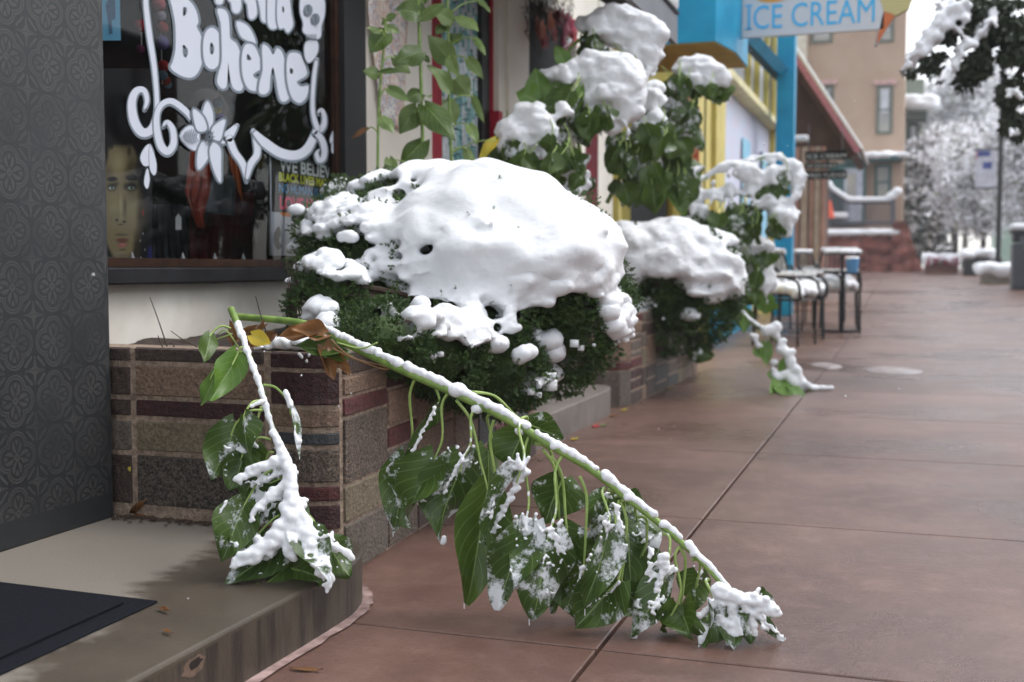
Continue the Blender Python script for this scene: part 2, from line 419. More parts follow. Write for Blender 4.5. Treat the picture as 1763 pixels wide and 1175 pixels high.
# ---------------- stone planters ----------------
def stone(name,c,c2,sc,lo=.35,hi=.65,bs=.5):
    c=tuple(v*.97 for v in c); c2=tuple(v*.80 for v in c2)
    m,nt,b=newmat(name); v=coords(nt); E.nt=nt
    f=noise(nt,v,sc,4,.75); big=noise(nt,v,9,3)
    col=ramp(nt,f,[(lo,lin(c2)),(hi,lin(c))]); col=mixc(nt,(E(big)*.55+((E(noise(nt,v,24,5,.75))-.52)*4.0).cl()*.4).cl().o,col,tuple(x*.5 for x in lin(c2)))
    nt.links.new(col,b.inputs['Base Color']); b.inputs['Roughness'].default_value=.6; bump(nt,b,(E(noise(nt,v,sc*.8,5,.7))+E(noise(nt,v,28,5,.75))*2.2).o,min(1,bs*1.5),.007)
stone('stone_tan',(170,140,118),(110,86,70),110)
stone('stone_beige',(158,142,116),(112,100,80),120)
stone('stone_red',(122,58,56),(72,32,34),90)
stone('stone_dkred',(84,40,42),(44,22,24),90)
stone('stone_brown',(92,72,62),(54,42,38),100)
stone('stone_grey',(136,122,110),(88,80,74),110)
stone('stone_slate',(86,88,90),(50,52,56),110)
stone('stone_granite',(120,106,94),(30,28,28),150,.42,.58,.6)
stone('stone_midgranite',(144,124,108),(62,54,50),150,.4,.6,.6)
stone('mortar',(206,182,160),(160,136,118),60,bs=.7)
P('soil',(58,44,36),c2=lin((30,22,18)),scale=30,bscale=30,bstr=1,bd=.01)
SM=['mortar','stone_tan','stone_beige','stone_red','stone_dkred','stone_brown','stone_grey','stone_slate','stone_granite','stone_midgranite']
T_,BE,RE,DR,BR,GR,SL,GN,MG=range(1,10)
class Path:
    def __init__(s,pts):
        s.p=np.array(pts,float); d=np.diff(s.p,axis=0); s.l=np.linalg.norm(d,axis=1); s.c=np.concatenate([[0],np.cumsum(s.l)]); s.t=d/s.l[:,None]
    def at(s,u):
        i=min(max(np.searchsorted(s.c,u)-1,0),len(s.l)-1); return s.p[i]+s.t[i]*(u-s.c[i]), i
    def nrm(s,u,eps=.012):
        _,i=s.at(u-eps);_,j=s.at(u+eps); t=s.t[i]+s.t[j]; t/=np.linalg.norm(t); return np.array([t[1],-t[0]])
def block(mb,path,u0,u1,z0,z1,m,out=.006,back=.03,ch=.004):
    us=sorted(set([u0,u0+ch,u1-ch,u1]+[c for c in path.c if u0<c<u1]+list(np.linspace(u0,u1,5)[1:-1])))
    zs=[z0,z0+ch,z1-ch,z1]; V=[];n=len(us)
    for z in zs:
        for u in us:
            p,_=path.at(u); q=path.nrm(u); edge=(u in(u0,u1)) or (z in(z0,z1))
            jit=.0022*mnoise.noise((u*31+m,z*31,m)) 
            d=(-.002 if edge else out+jit); V.append((*(p+q*d),z))
    Fc=[(a*n+b,a*n+b+1,(a+1)*n+b+1,(a+1)*n+b) for a in range(3) for b in range(n-1)]
    mb.add(V,Fc,m)
def core(mb,path,z0,z1,m=0):
    n=len(path.p); V=[(*p,z0) for p in path.p]+[(*p,z1) for p in path.p]
    mb.add(V,[(i,i+1,n+i+1,n+i) for i in range(n-1)],m)
def coursing(mb,path,u0,u1,z0,z1,seed):
    r_=random.Random(seed); u=u0
    while u<u1-.04:
        wd=r_.choice([.13,.2,.26,.3,.34]); wd=min(wd,u1-u); 
        if u1-(u+wd)<.08: wd=u1-u
        z=z0
        while z<z1-.02:
            h=r_.choice([.035,.06,.08,.11,.13]); h=min(h,z1-z)
            if z1-(z+h)<.03:h=z1-z
            m=r_.choice([T_,BE,RE,DR,GR,T_,MG,BR,GR] if h<.07 else [T_,BE,GR,MG,SL,BR,T_])
            block(mb,path,u+.004,u+wd-.006,z+.004,z+h-.006,m); z+=h
        u+=wd
A=np.array([-1.375,2.455]);Bc=np.array([-1.285,2.50])
pth=Path([(-2.04,2.475),(-1.42,2.465),(-1.40,2.46),A,(-1.335,2.462),(-1.305,2.478),Bc,(-1.278,2.53),(-1.30,2.9),(-1.37,4.0),(-1.39,4.38),(-1.45,4.43),(-2.0,4.44)])
def uz(x): # s along the end face for a pixel column
    X=at(x,700,Y=2.465)[0]; return X+2.04
def zf(y,D=2.79): return .75-(y-460)*D/2004
mb=MB(); core(mb,pth,-.01,.545)
ends=[(-5,21.6,[(606,632,BR),(640,692,GR),(701,731,BR),(740,795,GR),(802,893,BR)]),]
uA=uz(196);uB=uz(223)
for y0,y1,m in [(606,631,BR),(641,693,BR),(701,731,BR),(740,795,GR),(803,893,BR)]: block(mb,pth,uz(190)-.06,uB,zf(y1),zf(y0),m)
for y0,y1,m in [(605,630,BR),(638,693,T_),(700,730,DR),(739,793,BE),(801,893,GN)]: block(mb,pth,uz(232),uz(456),zf(y1),zf(y0),m)
u1=float(pth.c[6])+.0
for y0,y1,m in [(608,636,DR),(642,700,DR),(707,739,T_),(748,770,SL),(777,835,MG),(842,868,RE),(875,918,DR)]: block(mb,pth,uz(467),u1,zf(y1,2.76),zf(y0,2.76),m)
us=u1+.01
for z0,z1,m in [(.49,.545,BR),(.44,.484,T_),(.39,.434,RE),(.225,.384,MG),(.13,.219,BE),(.004,.124,GR)]: block(mb,pth,us,us+.27,z0,z1,m)
us+=.276
for z0,z1,m in [(.50,.545,BR),(.43,.494,DR),(.33,.424,T_),(.27,.324,RE),(.14,.264,GR),(.004,.134,MG)]: block(mb,pth,us,us+.22,z0,z1,m)
coursing(mb,pth,us+.226,float(pth.c[-1])-.5,.0,.545,5)
pl1=thing('stone_planter','near planter wall of mixed red, tan and granite stones, carrying the large snowy bush','planter',(-1.7,3.3,0))
mb.build('stonework',SM,pl1)
# rim and soil
mb=MB(); n=len(pth.p); inner=[]
for i,p in enumerate(pth.p):
    q=pth.nrm(pth.c[i]+(1e-3 if i==0 else 0)); inner.append(p-q*.10)
V=[(*p,.545) for p in pth.p]+[(*p,.547) for p in inner]; mb.add(V,[(i,i+1,n+i+1,n+i) for i in range(n-1)],0)
mb.build('rim','mortar',pl1)
V=[];Fc=[];nx,ny=24,60
for j in range(ny+1):
    for i in range(nx+1):
        x=-2.045+(.70)*i/nx; y=2.50+1.9*j/ny; x=min(x,-1.37+ .0); V.append((x,y,.535+.022*mnoise.noise((x*9,y*9,0))+.012*mnoise.noise((x*30,y*30,4))))
Fc=[(j*(nx+1)+i,j*(nx+1)+i+1,(j+1)*(nx+1)+i+1,(j+1)*(nx+1)+i) for j in range(ny) for i in range(nx)]
mk('soil',V,Fc,'soil',pl1,smooth=True)
# planter two
p2=Path([(-2.0,6.0),(-1.52,6.0),(-1.44,6.03),(-1.40,6.1),(-1.40,6.9),(-1.38,8.0),(-1.40,8.2),(-1.48,8.28),(-2.0,8.3)])
mb=MB(); core(mb,p2,-.01,.5); coursing(mb,p2,.0,.42,0,.5,8)
for z0,z1,m in [(.405,.5,DR),(.36,.40,GR),(.245,.355,T_),(.2,.24,RE),(.006,.195,GR)]: block(mb,p2,.43,.66,z0,z1,m)
coursing(mb,p2,.67,float(p2.c[-1])-.3,.0,.5,13)
pl2=thing('stone_planter','farther stone planter wall beyond the red door step, under the second snowy bush','planter',(-1.7,7.1,0))
mb.build('stonework',SM,pl2); mb=MB(); mb.prism([(-1.99,6.05),(-1.5,6.05),(-1.44,6.12),(-1.44,8.18),(-1.5,8.24),(-1.99,8.24)],'z',.4,.485); mb.build('soil','soil',pl2)
# ---------------- boutique building ----------------
P('cream',(238,233,222),c2=lin((226,219,206)),scale=2,bstr=.05,rough=.55)
P('panel_white',(236,232,222),c2=lin((216,209,198)),scale=5,rough=.45,bstr=.08)
P('dark_paint',(42,42,45),c2=lin((30,30,33)),scale=8,rough=.55)
P('black_frame',(12,12,14),rough=.6,scale=8)
P('brown_wood',(60,38,27),c2=lin((40,26,20)),scale=14,rough=.5)
P('red_paint',(176,28,52),c2=lin((140,20,40)),rough=.6,scale=6)
P('dark_red',(104,16,32),rough=.7)
P('fascia_grey',(104,106,112),rough=.5,scale=3); P('soffit',(46,46,48),rough=.8)
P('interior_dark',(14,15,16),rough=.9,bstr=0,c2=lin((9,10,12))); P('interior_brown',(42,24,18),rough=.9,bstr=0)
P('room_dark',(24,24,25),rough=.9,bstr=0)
def glassm(name,tint=(1,1,1),refl=1.0,ior=1.45):
    m=bpy.data.materials.new(name); m.use_nodes=True; MATS[name]=m; nt=m.node_tree; nt.nodes.clear()
    o=nt.nodes.new('ShaderNodeOutputMaterial'); t=nt.nodes.new('ShaderNodeBsdfTransparent'); t.inputs[0].default_value=(*tint,1)
    gl=nt.nodes.new('ShaderNodeBsdfGlossy'); gl.inputs['Roughness'].default_value=.0
    fr=nt.nodes.new('ShaderNodeFresnel'); fr.inputs[0].default_value=ior
    mx=nt.nodes.new('ShaderNodeMixShader'); nt.links.new(fr.outputs[0],mx.inputs[0]); nt.links.new(t.outputs[0],mx.inputs[1]); nt.links.new(gl.outputs[0],mx.inputs[2]); nt.links.new(mx.outputs[0],o.inputs[0])
glassm('glass',(.88,.9,.91),ior=1.27)
XW=-2.05
shop=thing('boutique_building','cream boutique storefront with hand-painted display window, left side of the street','building',(XW,4,0))
def wy(x,X=XW,y=460): return at(x,y,X=X)[1]
yA,yB,yC=wy(578),wy(584),wy(621); yD,yE,yF=wy(745),wy(850),wy(902); yG=wy(986); yH=wy(1002); yI=wy(1027); yJ=8.3
mb=MB()
mb.box(XW-.12,XW-.012,2.3,yC,-.02,.70)                # panel under the window
mb.build('lower_wall','panel_white',shop)
mb=MB(); mb.box(XW-.10,XW,yC,yD,.0,3.2); mb.box(XW-.10,XW+.03,yE+.0,yF,.0,3.2); mb.box(XW-.10,XW+.01,yI,yJ,.0,3.2)
mb.box(XW-.10,XW,yF,yH,.0,.78); mb.box(XW-.1,XW,1.0,yC,2.1,3.2); mb.box(XW-.1,XW,yD,yE,2.3,3.2); mb.box(XW-.1,XW,yF,yI,2.3,3.2)
mb.build('wall','cream',shop)
mb=MB(); mb.box(XW+.03,XW+.045,yE+.12,yF-.12,.4,3.0); mb.build('pilaster_trim','cream',shop)
mb=MB(); mb.box(XW-.1,XW+.04,2.2,yC+.02,.703,.748); mb.build('window_sill','dark_paint',shop,bevel=.004)
win=thing('window','', '',(XW,3.4,.75)); win.parent=shop; win.location=Vector((XW,3.4,.75))-shop.location
mb=MB(); mb.box(XW-.06,XW+.012,2.2,yA,.75,.775,0); mb.box(XW-.06,XW+.008,yA,yB,.75,2.1,0); mb.box(XW-.06,XW+.03,yB,yC,.75,2.1,1)
mb.build('frame',['brown_wood','black_frame'],win)
mk('pane',[(XW-.012,2.2,.775),(XW-.012,yA,.775),(XW-.012,yA,2.1),(XW-.012,2.2,2.1)],[(0,1,2,3)],'glass',win)
# room behind the glass
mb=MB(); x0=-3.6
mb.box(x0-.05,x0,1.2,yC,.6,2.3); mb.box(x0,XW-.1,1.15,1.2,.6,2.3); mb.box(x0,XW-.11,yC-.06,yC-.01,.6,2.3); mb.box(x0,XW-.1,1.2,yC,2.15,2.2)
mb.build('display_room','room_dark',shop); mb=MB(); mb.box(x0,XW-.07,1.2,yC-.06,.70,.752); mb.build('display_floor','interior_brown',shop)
# red door
dz=2.25
door=thing('door','','',(XW,(yD+yE)/2,.13)); door.parent=shop; door.location=Vector((XW,(yD+yE)/2,.13))-shop.location
ya,yb=wy(762),wy(838)
mb=MB(); mb.box(XW-.05,XW+.0,yD,ya,.13,dz); mb.box(XW-.05,XW+.0,yb+.06,yE,.13,dz); mb.box(XW-.05,XW-.001,ya,yb+.06,.13,.42); mb.box(XW,XW+.05,yE-.06,yE-.001,1.28,1.55)
mb.build('frame','red_paint',door)
mb=MB(); mb.box(XW-.045,XW-.005,yb-.05,yb+.06,.42,dz); mb.build('stile','black_frame',door)
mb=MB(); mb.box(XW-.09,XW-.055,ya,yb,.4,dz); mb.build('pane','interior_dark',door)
mb=MB(); mb.ball((XW+.05,ya-.05,.93),.035,0); mb.tube([(XW-.01,ya-.05,.93),(XW+.05,ya-.05,.93)],.012); P('brass',(150,110,66),rough=.3,metallic=.8); mb.build('door_knob','brass',door,smooth=True)
# beaded curtain: strands of teal glass
P('bead_teal',(160,214,212),rough=.15,c2=lin((100,160,164)),scale=20,bstr=0); P('bead_silver',(240,246,248),rough=.15,c2=lin((170,190,200)),scale=20,bstr=0)
cur=thing('bead_curtain','teal and silver glass bead strands hanging in the red door','curtain',(XW-.03,(ya+yb)/2,2.2))
rr=random.Random(3); ns=15
for i in range(ns):
    y=ya+.015+(yb-.06-ya-.03)*i/(ns-1); mb=MB(); z=2.2; xx=XW-.03
    mb.tube([(xx,y,2.22),(xx,y,.45)],.002,5)
    while z>.47:
        h=rr.choice([.02,.03,.07,.12]); 
        mb.tube([(xx,y,z),(xx,y,z-h*.5),(xx,y,z-h)],[.004,.011,.004],6,rr.choice([0,0,1])) if h<.05 else mb.tube([(xx,y,z),(xx,y,z-h*.92)],[.009,.009],6,rr.choice([0,1,1]))
        z-=h
    mb.build('strand',['bead_teal','bead_silver'],cur)
# second window with garland
w2=thing('window','','',(XW,7,.9)); w2.parent=shop; w2.location=Vector((XW,7,.9))-shop.location
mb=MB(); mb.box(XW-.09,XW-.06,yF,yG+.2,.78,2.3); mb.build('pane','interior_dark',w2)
mb=MB(); mb.box(XW-.05,XW+.02,yG,yH,.78,2.3); mb.build('frame','cream',w2)
mb=MB(); mb.box(XW-.05,XW+.005,yH,yI,.0,2.3); mb.build('door_jamb','dark_red',shop)
# awning
mb=MB(); aX=-1.3; mb.box(aX-.03,aX,4.3,6.85,2.05,2.215,0); mb.prism([(XW+.03,2.5),(aX-.03,2.05),(aX-.03,2.215),(XW+.03,2.62)],'y',6.8,6.85,0); mb.hexa([(XW,4.3,2.56),(aX-.03,4.3,2.075),(aX-.03,6.8,2.075),(XW,6.8,2.56),(XW,4.3,2.60),(aX-.03,4.3,2.1),(aX-.03,6.8,2.1),(XW,6.8,2.60)],1); mb.hexa([(XW,4.3,2.62),(aX+.01,4.3,2.216),(aX+.01,6.86,2.216),(XW,6.86,2.62),(XW,4.3,2.65),(aX+.01,4.3,2.235),(aX+.01,6.86,2.235),(XW,6.86,2.65)],1)
aw=thing('awning','grey flat awning over the boutique front with a roll of snow on its edge','awning',(-1.7,4,2.05)); mb.build('canopy',['fascia_grey','soffit'],aw)
sp=[]; rr=random.Random(5)
for i in range(260):
    y=rr.uniform(4.6,6.84); xq=rr.uniform(XW+.1,aX-.01); sp.append((xq,y,2.25+(aX-xq)*.53+rr.uniform(0,.03),rr.uniform(.05,.08),rr.uniform(.05,.08),rr.uniform(.035,.06)))
for i in range(120):
    sp.append((aX-.04,4.6+2.22*i/120,2.265+.01*rr.random(),.06,.05,.055))
snow('snow_cap',sp,.016,aw)
# patterned pillar
def pillarm():
    m,nt,b=newmat('pillar_tile'); E.nt=nt; v=coords(nt)
    sx=nt.nodes.new('ShaderNodeSeparateXYZ'); nt.links.new(v,sx.inputs[0]); Y=E(sx.outputs[1]);Z=E(sx.outputs[2]); T=.128
    row=(Z/T)._m('FLOOR'); u=(Y/T+row*0.0).fr()-.5; w_=((Z/T).fr()-.5)
    a=u.ab();c=w_.ab(); p=a.mx(c); q=a.mn(c)
    def ln(x,y): return (x*x+y*y).sq()
    d=ln(p-.215,q); ring=(d-.235).ab().lt(.016).mx((d-.185).ab().lt(.014))
    ring=ring*((p-q).gt(-.01))
    pet=(ln(p-.20,q)).lt(.12)*((q-(p-.1)*.28).ab().gt(.018))*(ln(p-.2,q).gt(.03))
    star=(ln(p-.5,q-.5)); st2=((p*-1.0+.5)*(q*-1.0+.5)).lt(.0035)*star.lt(.26)
    cen=(ln(p,q)).lt(.075)*((p-q).gt(.02))
    dia=((p-.38)+(q-.30)).ab().lt(.035)*((p-q)-.08).ab().lt(.1)*d.gt(.25)
    pat=ring.mx(pet).mx(st2).mx(cen).mx(dia)
    topm=Z.gt(.18)
    wear=((E(noise(nt,v,5.5,4,.65))-.30)*4.0).cl(); pat=pat*wear*topm
    base=ramp(nt,noise(nt,v,6,4),[(.3,lin((33,35,37))),(.7,lin((41,43,46)))])
    col=mixc(nt,(pat*.65).o,base,lin((72,71,69)))
    seam=(Z/(T*1.0)).fr().lt(.014)*topm; seam2=(Y/(T*2)).fr().lt(.008)
    col=mixc(nt,(seam.mx(seam2)*.6).o,col,lin((30,30,32)))
    sp_=((E(noise(nt,v,34,2))-.78)*40.0).cl(); col=mixc(nt,sp_.o,col,lin((20,20,20)))
    nt.links.new(col,b.inputs['Base Color']); b.inputs['Roughness'].default_value=.5
    bump(nt,b,(pat*.6+E(noise(nt,v,150,3))*.25).o,.5,.002)
pillarm()
mb=MB(); mb.box(-2.4,-1.897,1.1,2.445,.116,2.07)
tag(mb.build('pillar','pillar_tile',None,bevel=.004),'dark grey pillar of embossed quatrefoil tiles at the left of the display window','pillar')
# ---------------- window lettering: white shapes with grey outline, painted on the glass ----------------
m,nt,b=newmat('paint_white'); b.inputs['Base Color'].default_value=(*lin((196,200,212)),1); b.inputs['Roughness'].default_value=.5
m,nt,b=newmat('paint_grey'); b.inputs['Base Color'].default_value=(*lin((104,114,124)),1); b.inputs['Roughness'].default_value=.5
XG=XW-.009
deco=[]
def wp(x,y,X): return at(x,y,X=X)
K=.44254
def px(p): return [(x*K,y*K) for x,y in p]
GW=MB(); GG=MB()
def ribbon(mb,pts,wd,X,th=.0006,closed=False):
    p=np.array(pts,float); k=len(p); wd=np.broadcast_to(wd,(k,))
    T=(np.roll(p,-1,0)-np.roll(p,1,0)) if closed else np.gradient(p,axis=0)
    T/=np.linalg.norm(T,axis=1)[:,None]+1e-9; Nn=np.stack([-T[:,1],T[:,0]],1)
    L=p+Nn*wd[:,None]/2;Rr=p-Nn*wd[:,None]/2
    V=[wp(*q,X) for q in L]+[wp(*q,X) for q in Rr]; e=k if closed else k-1
    mb.add(V,[(i,(i+1)%k,k+(i+1)%k,k+i) for i in range(e)])
    if not closed:
        for q,r_ in((p[0],wd[0]),(p[-1],wd[-1])):
            C_=[wp(q[0]+r_/2*math.cos(t),q[1]+r_/2*math.sin(t),X) for t in np.linspace(0,2*math.pi,12,endpoint=False)]; mb.add(C_,[tuple(range(12))])
def fill(mb,outer,holes,X):
    loops=[[Vector((x,y,0)) for x,y in l] for l in [outer]+holes]
    tri=geometry.tessellate_polygon(loops); flat=[p for l in loops for p in l]
    mb.add([wp(p.x,p.y,X) for p in flat],[tuple(t) for t in tri])
cnt=[0]
def letter(outer,holes=(),ow=6,smooth=3):
    cnt[0]+=1; e=cnt[0]*.0002
    o=cr(px(outer),smooth,True); hs_=[cr(px(h),smooth,True) for h in holes]
    for q in [o]+hs_: ribbon(GG,q,ow*1.5,XG-.0010+e,closed=True)
    fill(GW,o.tolist(),[h.tolist() for h in hs_],XG-.0009+e)
def stroke(pts,wd,ow=5,n=6,off=(0,2)):
    cnt[0]+=1; e=cnt[0]*.0002
    p=cr(px(pts),n); wv=np.interp(np.linspace(0,1,len(p)),np.linspace(0,1,len(np.atleast_1d(wd))),np.atleast_1d(wd))*K
    ribbon(GG,p+np.array(off),wv+ow,XG-.0010+e); ribbon(GW,p,wv,XG-.0009+e)
# B o h e m e
letter([(657,-30),(690,-20),(735,2),(762,40),(772,85),(765,105),(782,140),(790,200),(783,255),(757,298),(715,300),(665,268),(672,240),(683,190),(682,100),(672,40)],[[(712,30),(727,32),(724,55),(712,62)],[(712,175),(728,188),(732,205),(724,225),(712,215)]])
letter([(822,108),(848,125),(860,170),(858,230),(840,265),(815,268),(795,240),(790,180),(798,130)],[[(822,165),(833,185),(830,208),(820,212),(815,188)]])
letter([(845,38),(872,38),(888,60),(893,110),(896,150),(920,170),(935,210),(940,260),(948,320),(940,352),(918,352),(903,335),(893,290),(888,245),(885,300),(880,340),(862,345),(845,322),(850,285),(862,240),(862,160),(858,90)])
letter([(920,85),(960,98),(985,135),(995,175),(965,160),(935,140)],ow=5)
letter([(960,172),(990,180),(1010,225),(1022,262),(985,290),(1000,308),(1022,300),(1018,335),(998,355),(965,345),(945,300),(940,240),(945,195)],[[(963,210),(978,228),(972,236),(960,232)]])
letter([(1020,178),(1045,186),(1062,214),(1078,188),(1098,205),(1110,250),(1120,310),(1125,370),(1118,392),(1095,395),(1082,360),(1072,300),(1062,262),(1052,300),(1048,350),(1030,368),(1008,360),(1010,320),(1022,270)])
letter([(1140,205),(1170,215),(1190,265),(1192,295),(1155,318),(1172,338),(1200,335),(1192,380),(1165,402),(1135,380),(1118,320),(1115,250),(1122,215)],[[(1130,265),(1142,275),(1135,290),(1127,282)]])
# bottoms of the word above
letter([(835,-60),(870,-60),(868,5),(855,18),(838,8)],ow=4)
letter([(880,-70),(925,-70),(935,-20),(938,30),(925,52),(905,45),(898,10),(888,0)],ow=4)
letter([(935,-70),(985,-70),(992,-10),(1000,50),(985,75),(968,68),(962,20),(950,0)],ow=4)
letter([(990,-70),(1030,-70),(1040,0),(1048,60),(1040,88),(1018,80),(1010,30)],ow=4)
letter([(1045,-70),(1080,-60),(1085,-10),(1080,60),(1082,100),(1062,115),(1042,95),(1040,20)],ow=4)
letter([(1085,-60),(1120,-50),(1128,10),(1135,60),(1140,100),(1120,128),(1105,110),(1088,112),(1078,80),(1078,10)],[[(1098,25),(1106,32),(1104,50),(1098,45)]],ow=4)
# scroll frame
stroke([(566,-60),(568,20),(582,140),(600,260),(610,380),(608,450),(588,505),(552,515),(522,470),(513,400),(530,355),(560,352),(572,390),(562,425)],[18,18,20,18,16,20,30,34,34,30,26,20,16,8])
stroke([(752,470),(720,430),(670,395),(632,405),(612,440),(610,500),(625,565),(652,590),(675,560),(672,505),(650,475),(635,492)],[16,22,22,20,20,24,28,28,24,22,16,6])
stroke([(868,545),(895,520),(922,486)],[30,34,10]); stroke([(893,540),(912,590),(945,640),(958,705)],[26,24,24,6]); stroke([(960,700),(975,640),(1000,600),(997,545),(985,505)],[8,24,24,24,10]); stroke([(985,510),(1030,555),(1090,595),(1150,605),(1195,580),(1225,520),(1232,490)],[14,34,36,36,34,26,16])
stroke([(1232,230),(1222,300),(1216,400),(1222,460),(1240,505),(1258,490),(1262,455),(1250,428),(1238,440)],[12,14,14,16,20,20,16,14,8])
stroke([(1225,515),(1250,540),(1262,580),(1258,615),(1242,625),(1232,600),(1240,585)],[20,22,22,20,18,14,8])
# petals below the scroll and at the right
for q in ([(583,562),(600,600),(585,640),(560,645),(546,615),(560,580)],[(583,565),(605,620),(608,665),(598,682),(582,650)],[(573,655),(582,700),(573,735),(561,710)],[(1300,505),(1310,530),(1290,560),(1284,540)],[(1292,555),(1305,580),(1300,598),(1290,590)],[(1312,545),(1326,560),(1320,576),(1310,566)]): letter(q,ow=1.5)
# flower
letter([(700,530),(735,490),(772,510),(775,560),(765,585),(735,575)],ow=3)
for q in ([(808,395),(828,440),(826,490),(805,510),(788,480),(790,430)],[(752,425),(790,455),(805,505),(770,510),(755,470)],[(875,465),(868,510),(855,548),(825,535),(828,495)],[(770,660),(768,600),(785,555),(812,555),(815,600),(795,640)],[(858,712),(830,660),(815,590),(830,555),(858,580),(860,640)]): letter(q,ow=5,smooth=4)
for k_ in range(10):
    a=k_*math.pi/5; ribbon(GG,[(K*(815+10*math.cos(a)),K*(533+16*math.sin(a))),(K*(815+20*math.cos(a)),K*(533+34*math.sin(a)))],1.5,XG+.0102)
for r0 in (6,13): ribbon(GG,[(K*(815+r0*math.cos(t)),K*(533+1.6*r0*math.sin(t))) for t in np.linspace(0,6.28,20,endpoint=False)],1.8,XG+.0102,closed=True)
for k_ in range(7): ribbon(GG,[(K*(715+k_*8),K*(530)),(K*(722+k_*8),K*(505+abs(k_-3)*3))],1.6,XG+.0102); ribbon(GG,[(K*(715+k_*8),K*(534)),(K*(725+k_*8),K*(560-abs(k_-3)*3))],1.6,XG+.0102)
# little skull drawing
letter([(1180,-40),(1235,-45),(1262,0),(1262,60),(1250,100),(1248,140),(1235,152),(1205,148),(1190,135),(1178,120),(1180,90),(1168,50),(1168,0)],ow=2.5)
letter([(1190,165),(1230,160),(1238,190),(1225,225),(1200,245),(1185,215)],ow=2.5)
for c_,r_ in (((1200,40),18),((1228,75),18)):
    ribbon(GG,[(K*(c_[0]+r_*.45*math.cos(t)),K*(c_[1]+r_*.8*math.sin(t))) for t in np.linspace(0,6.28,16,endpoint=False)],r_*.42,XG+.0102,closed=True)
for k_ in range(5): ribbon(GG,[(K*(1192+k_*9),K*135),(K*(1194+k_*9),K*158)],1.5,XG+.0102)
dc=thing('lettering','','',(XW,3.2,1)); dc.parent=win; dc.location=Vector((XW,3.2,1))-win.location-shop.location
dc=None
for o in list(COL.objects):
    if o.name.startswith('lettering'): bpy.data.objects.remove(o)
GG.build('lettering_outline','paint_grey',win); GW.build('lettering','paint_white',win)
# ---------------- things in the display window ----------------
def flat(name,c,rough=.6,em=0):
    m,nt,b=newmat(name); b.inputs['Base Color'].default_value=(*lin(c),1); b.inputs['Roughness'].default_value=rough
def poly(mb,pts,X,m=0,sm=0,th=.0008):
    p=cr(pts,sm,True) if sm else np.array(pts,float)
    V=[wp(x,y,X) for x,y in p]; n=len(V)
    tri=geometry.tessellate_polygon([[Vector((x,y,0)) for x,y in p]])
    mb.add(V,[tuple(t) for t in tri],m)
P('skin',(150,138,98),c2=lin((122,108,72)),scale=14,bstr=0); P('skin_sh',(92,78,50),scale=14,bstr=0)
flat('hair',(14,12,13)); flat('lip',(140,76,72)); flat('lip_d',(86,42,42)); flat('eye_w',(150,164,156)); flat('iris',(74,96,84)); flat('poster_back',(20,20,22)); flat('blue_purple',(40,34,110)); flat('white_dot',(210,210,210)); flat('red_dot',(170,24,30))
XP=-2.10
pt=thing('portrait_poster','portrait poster of a dark-haired man with a thin moustache, left corner of the display window','poster',tuple(wp(225,440,XP)))
def c4(x,y): return (180+x*120/504,200+y*.2383)
def Q(p): return [c4(*q) for q in p]
mb=MB(); a0=[wp(176,255,XP-.012),wp(250,255,XP-.012),wp(262,455,XP-.012),wp(176,455,XP-.012)]
mb.add([wp(170,118,XP-.012),wp(262,118,XP-.012),wp(262,452,XP-.012),wp(170,452,XP-.012),wp(170,118,XP-.004),wp(262,118,XP-.004),wp(262,452,XP-.004),wp(170,452,XP-.004)],[(0,1,2,3),(7,6,5,4),(0,4,5,1),(1,5,6,2),(2,6,7,3),(3,7,4,0)])
mb.build('board','poster_back',pt)

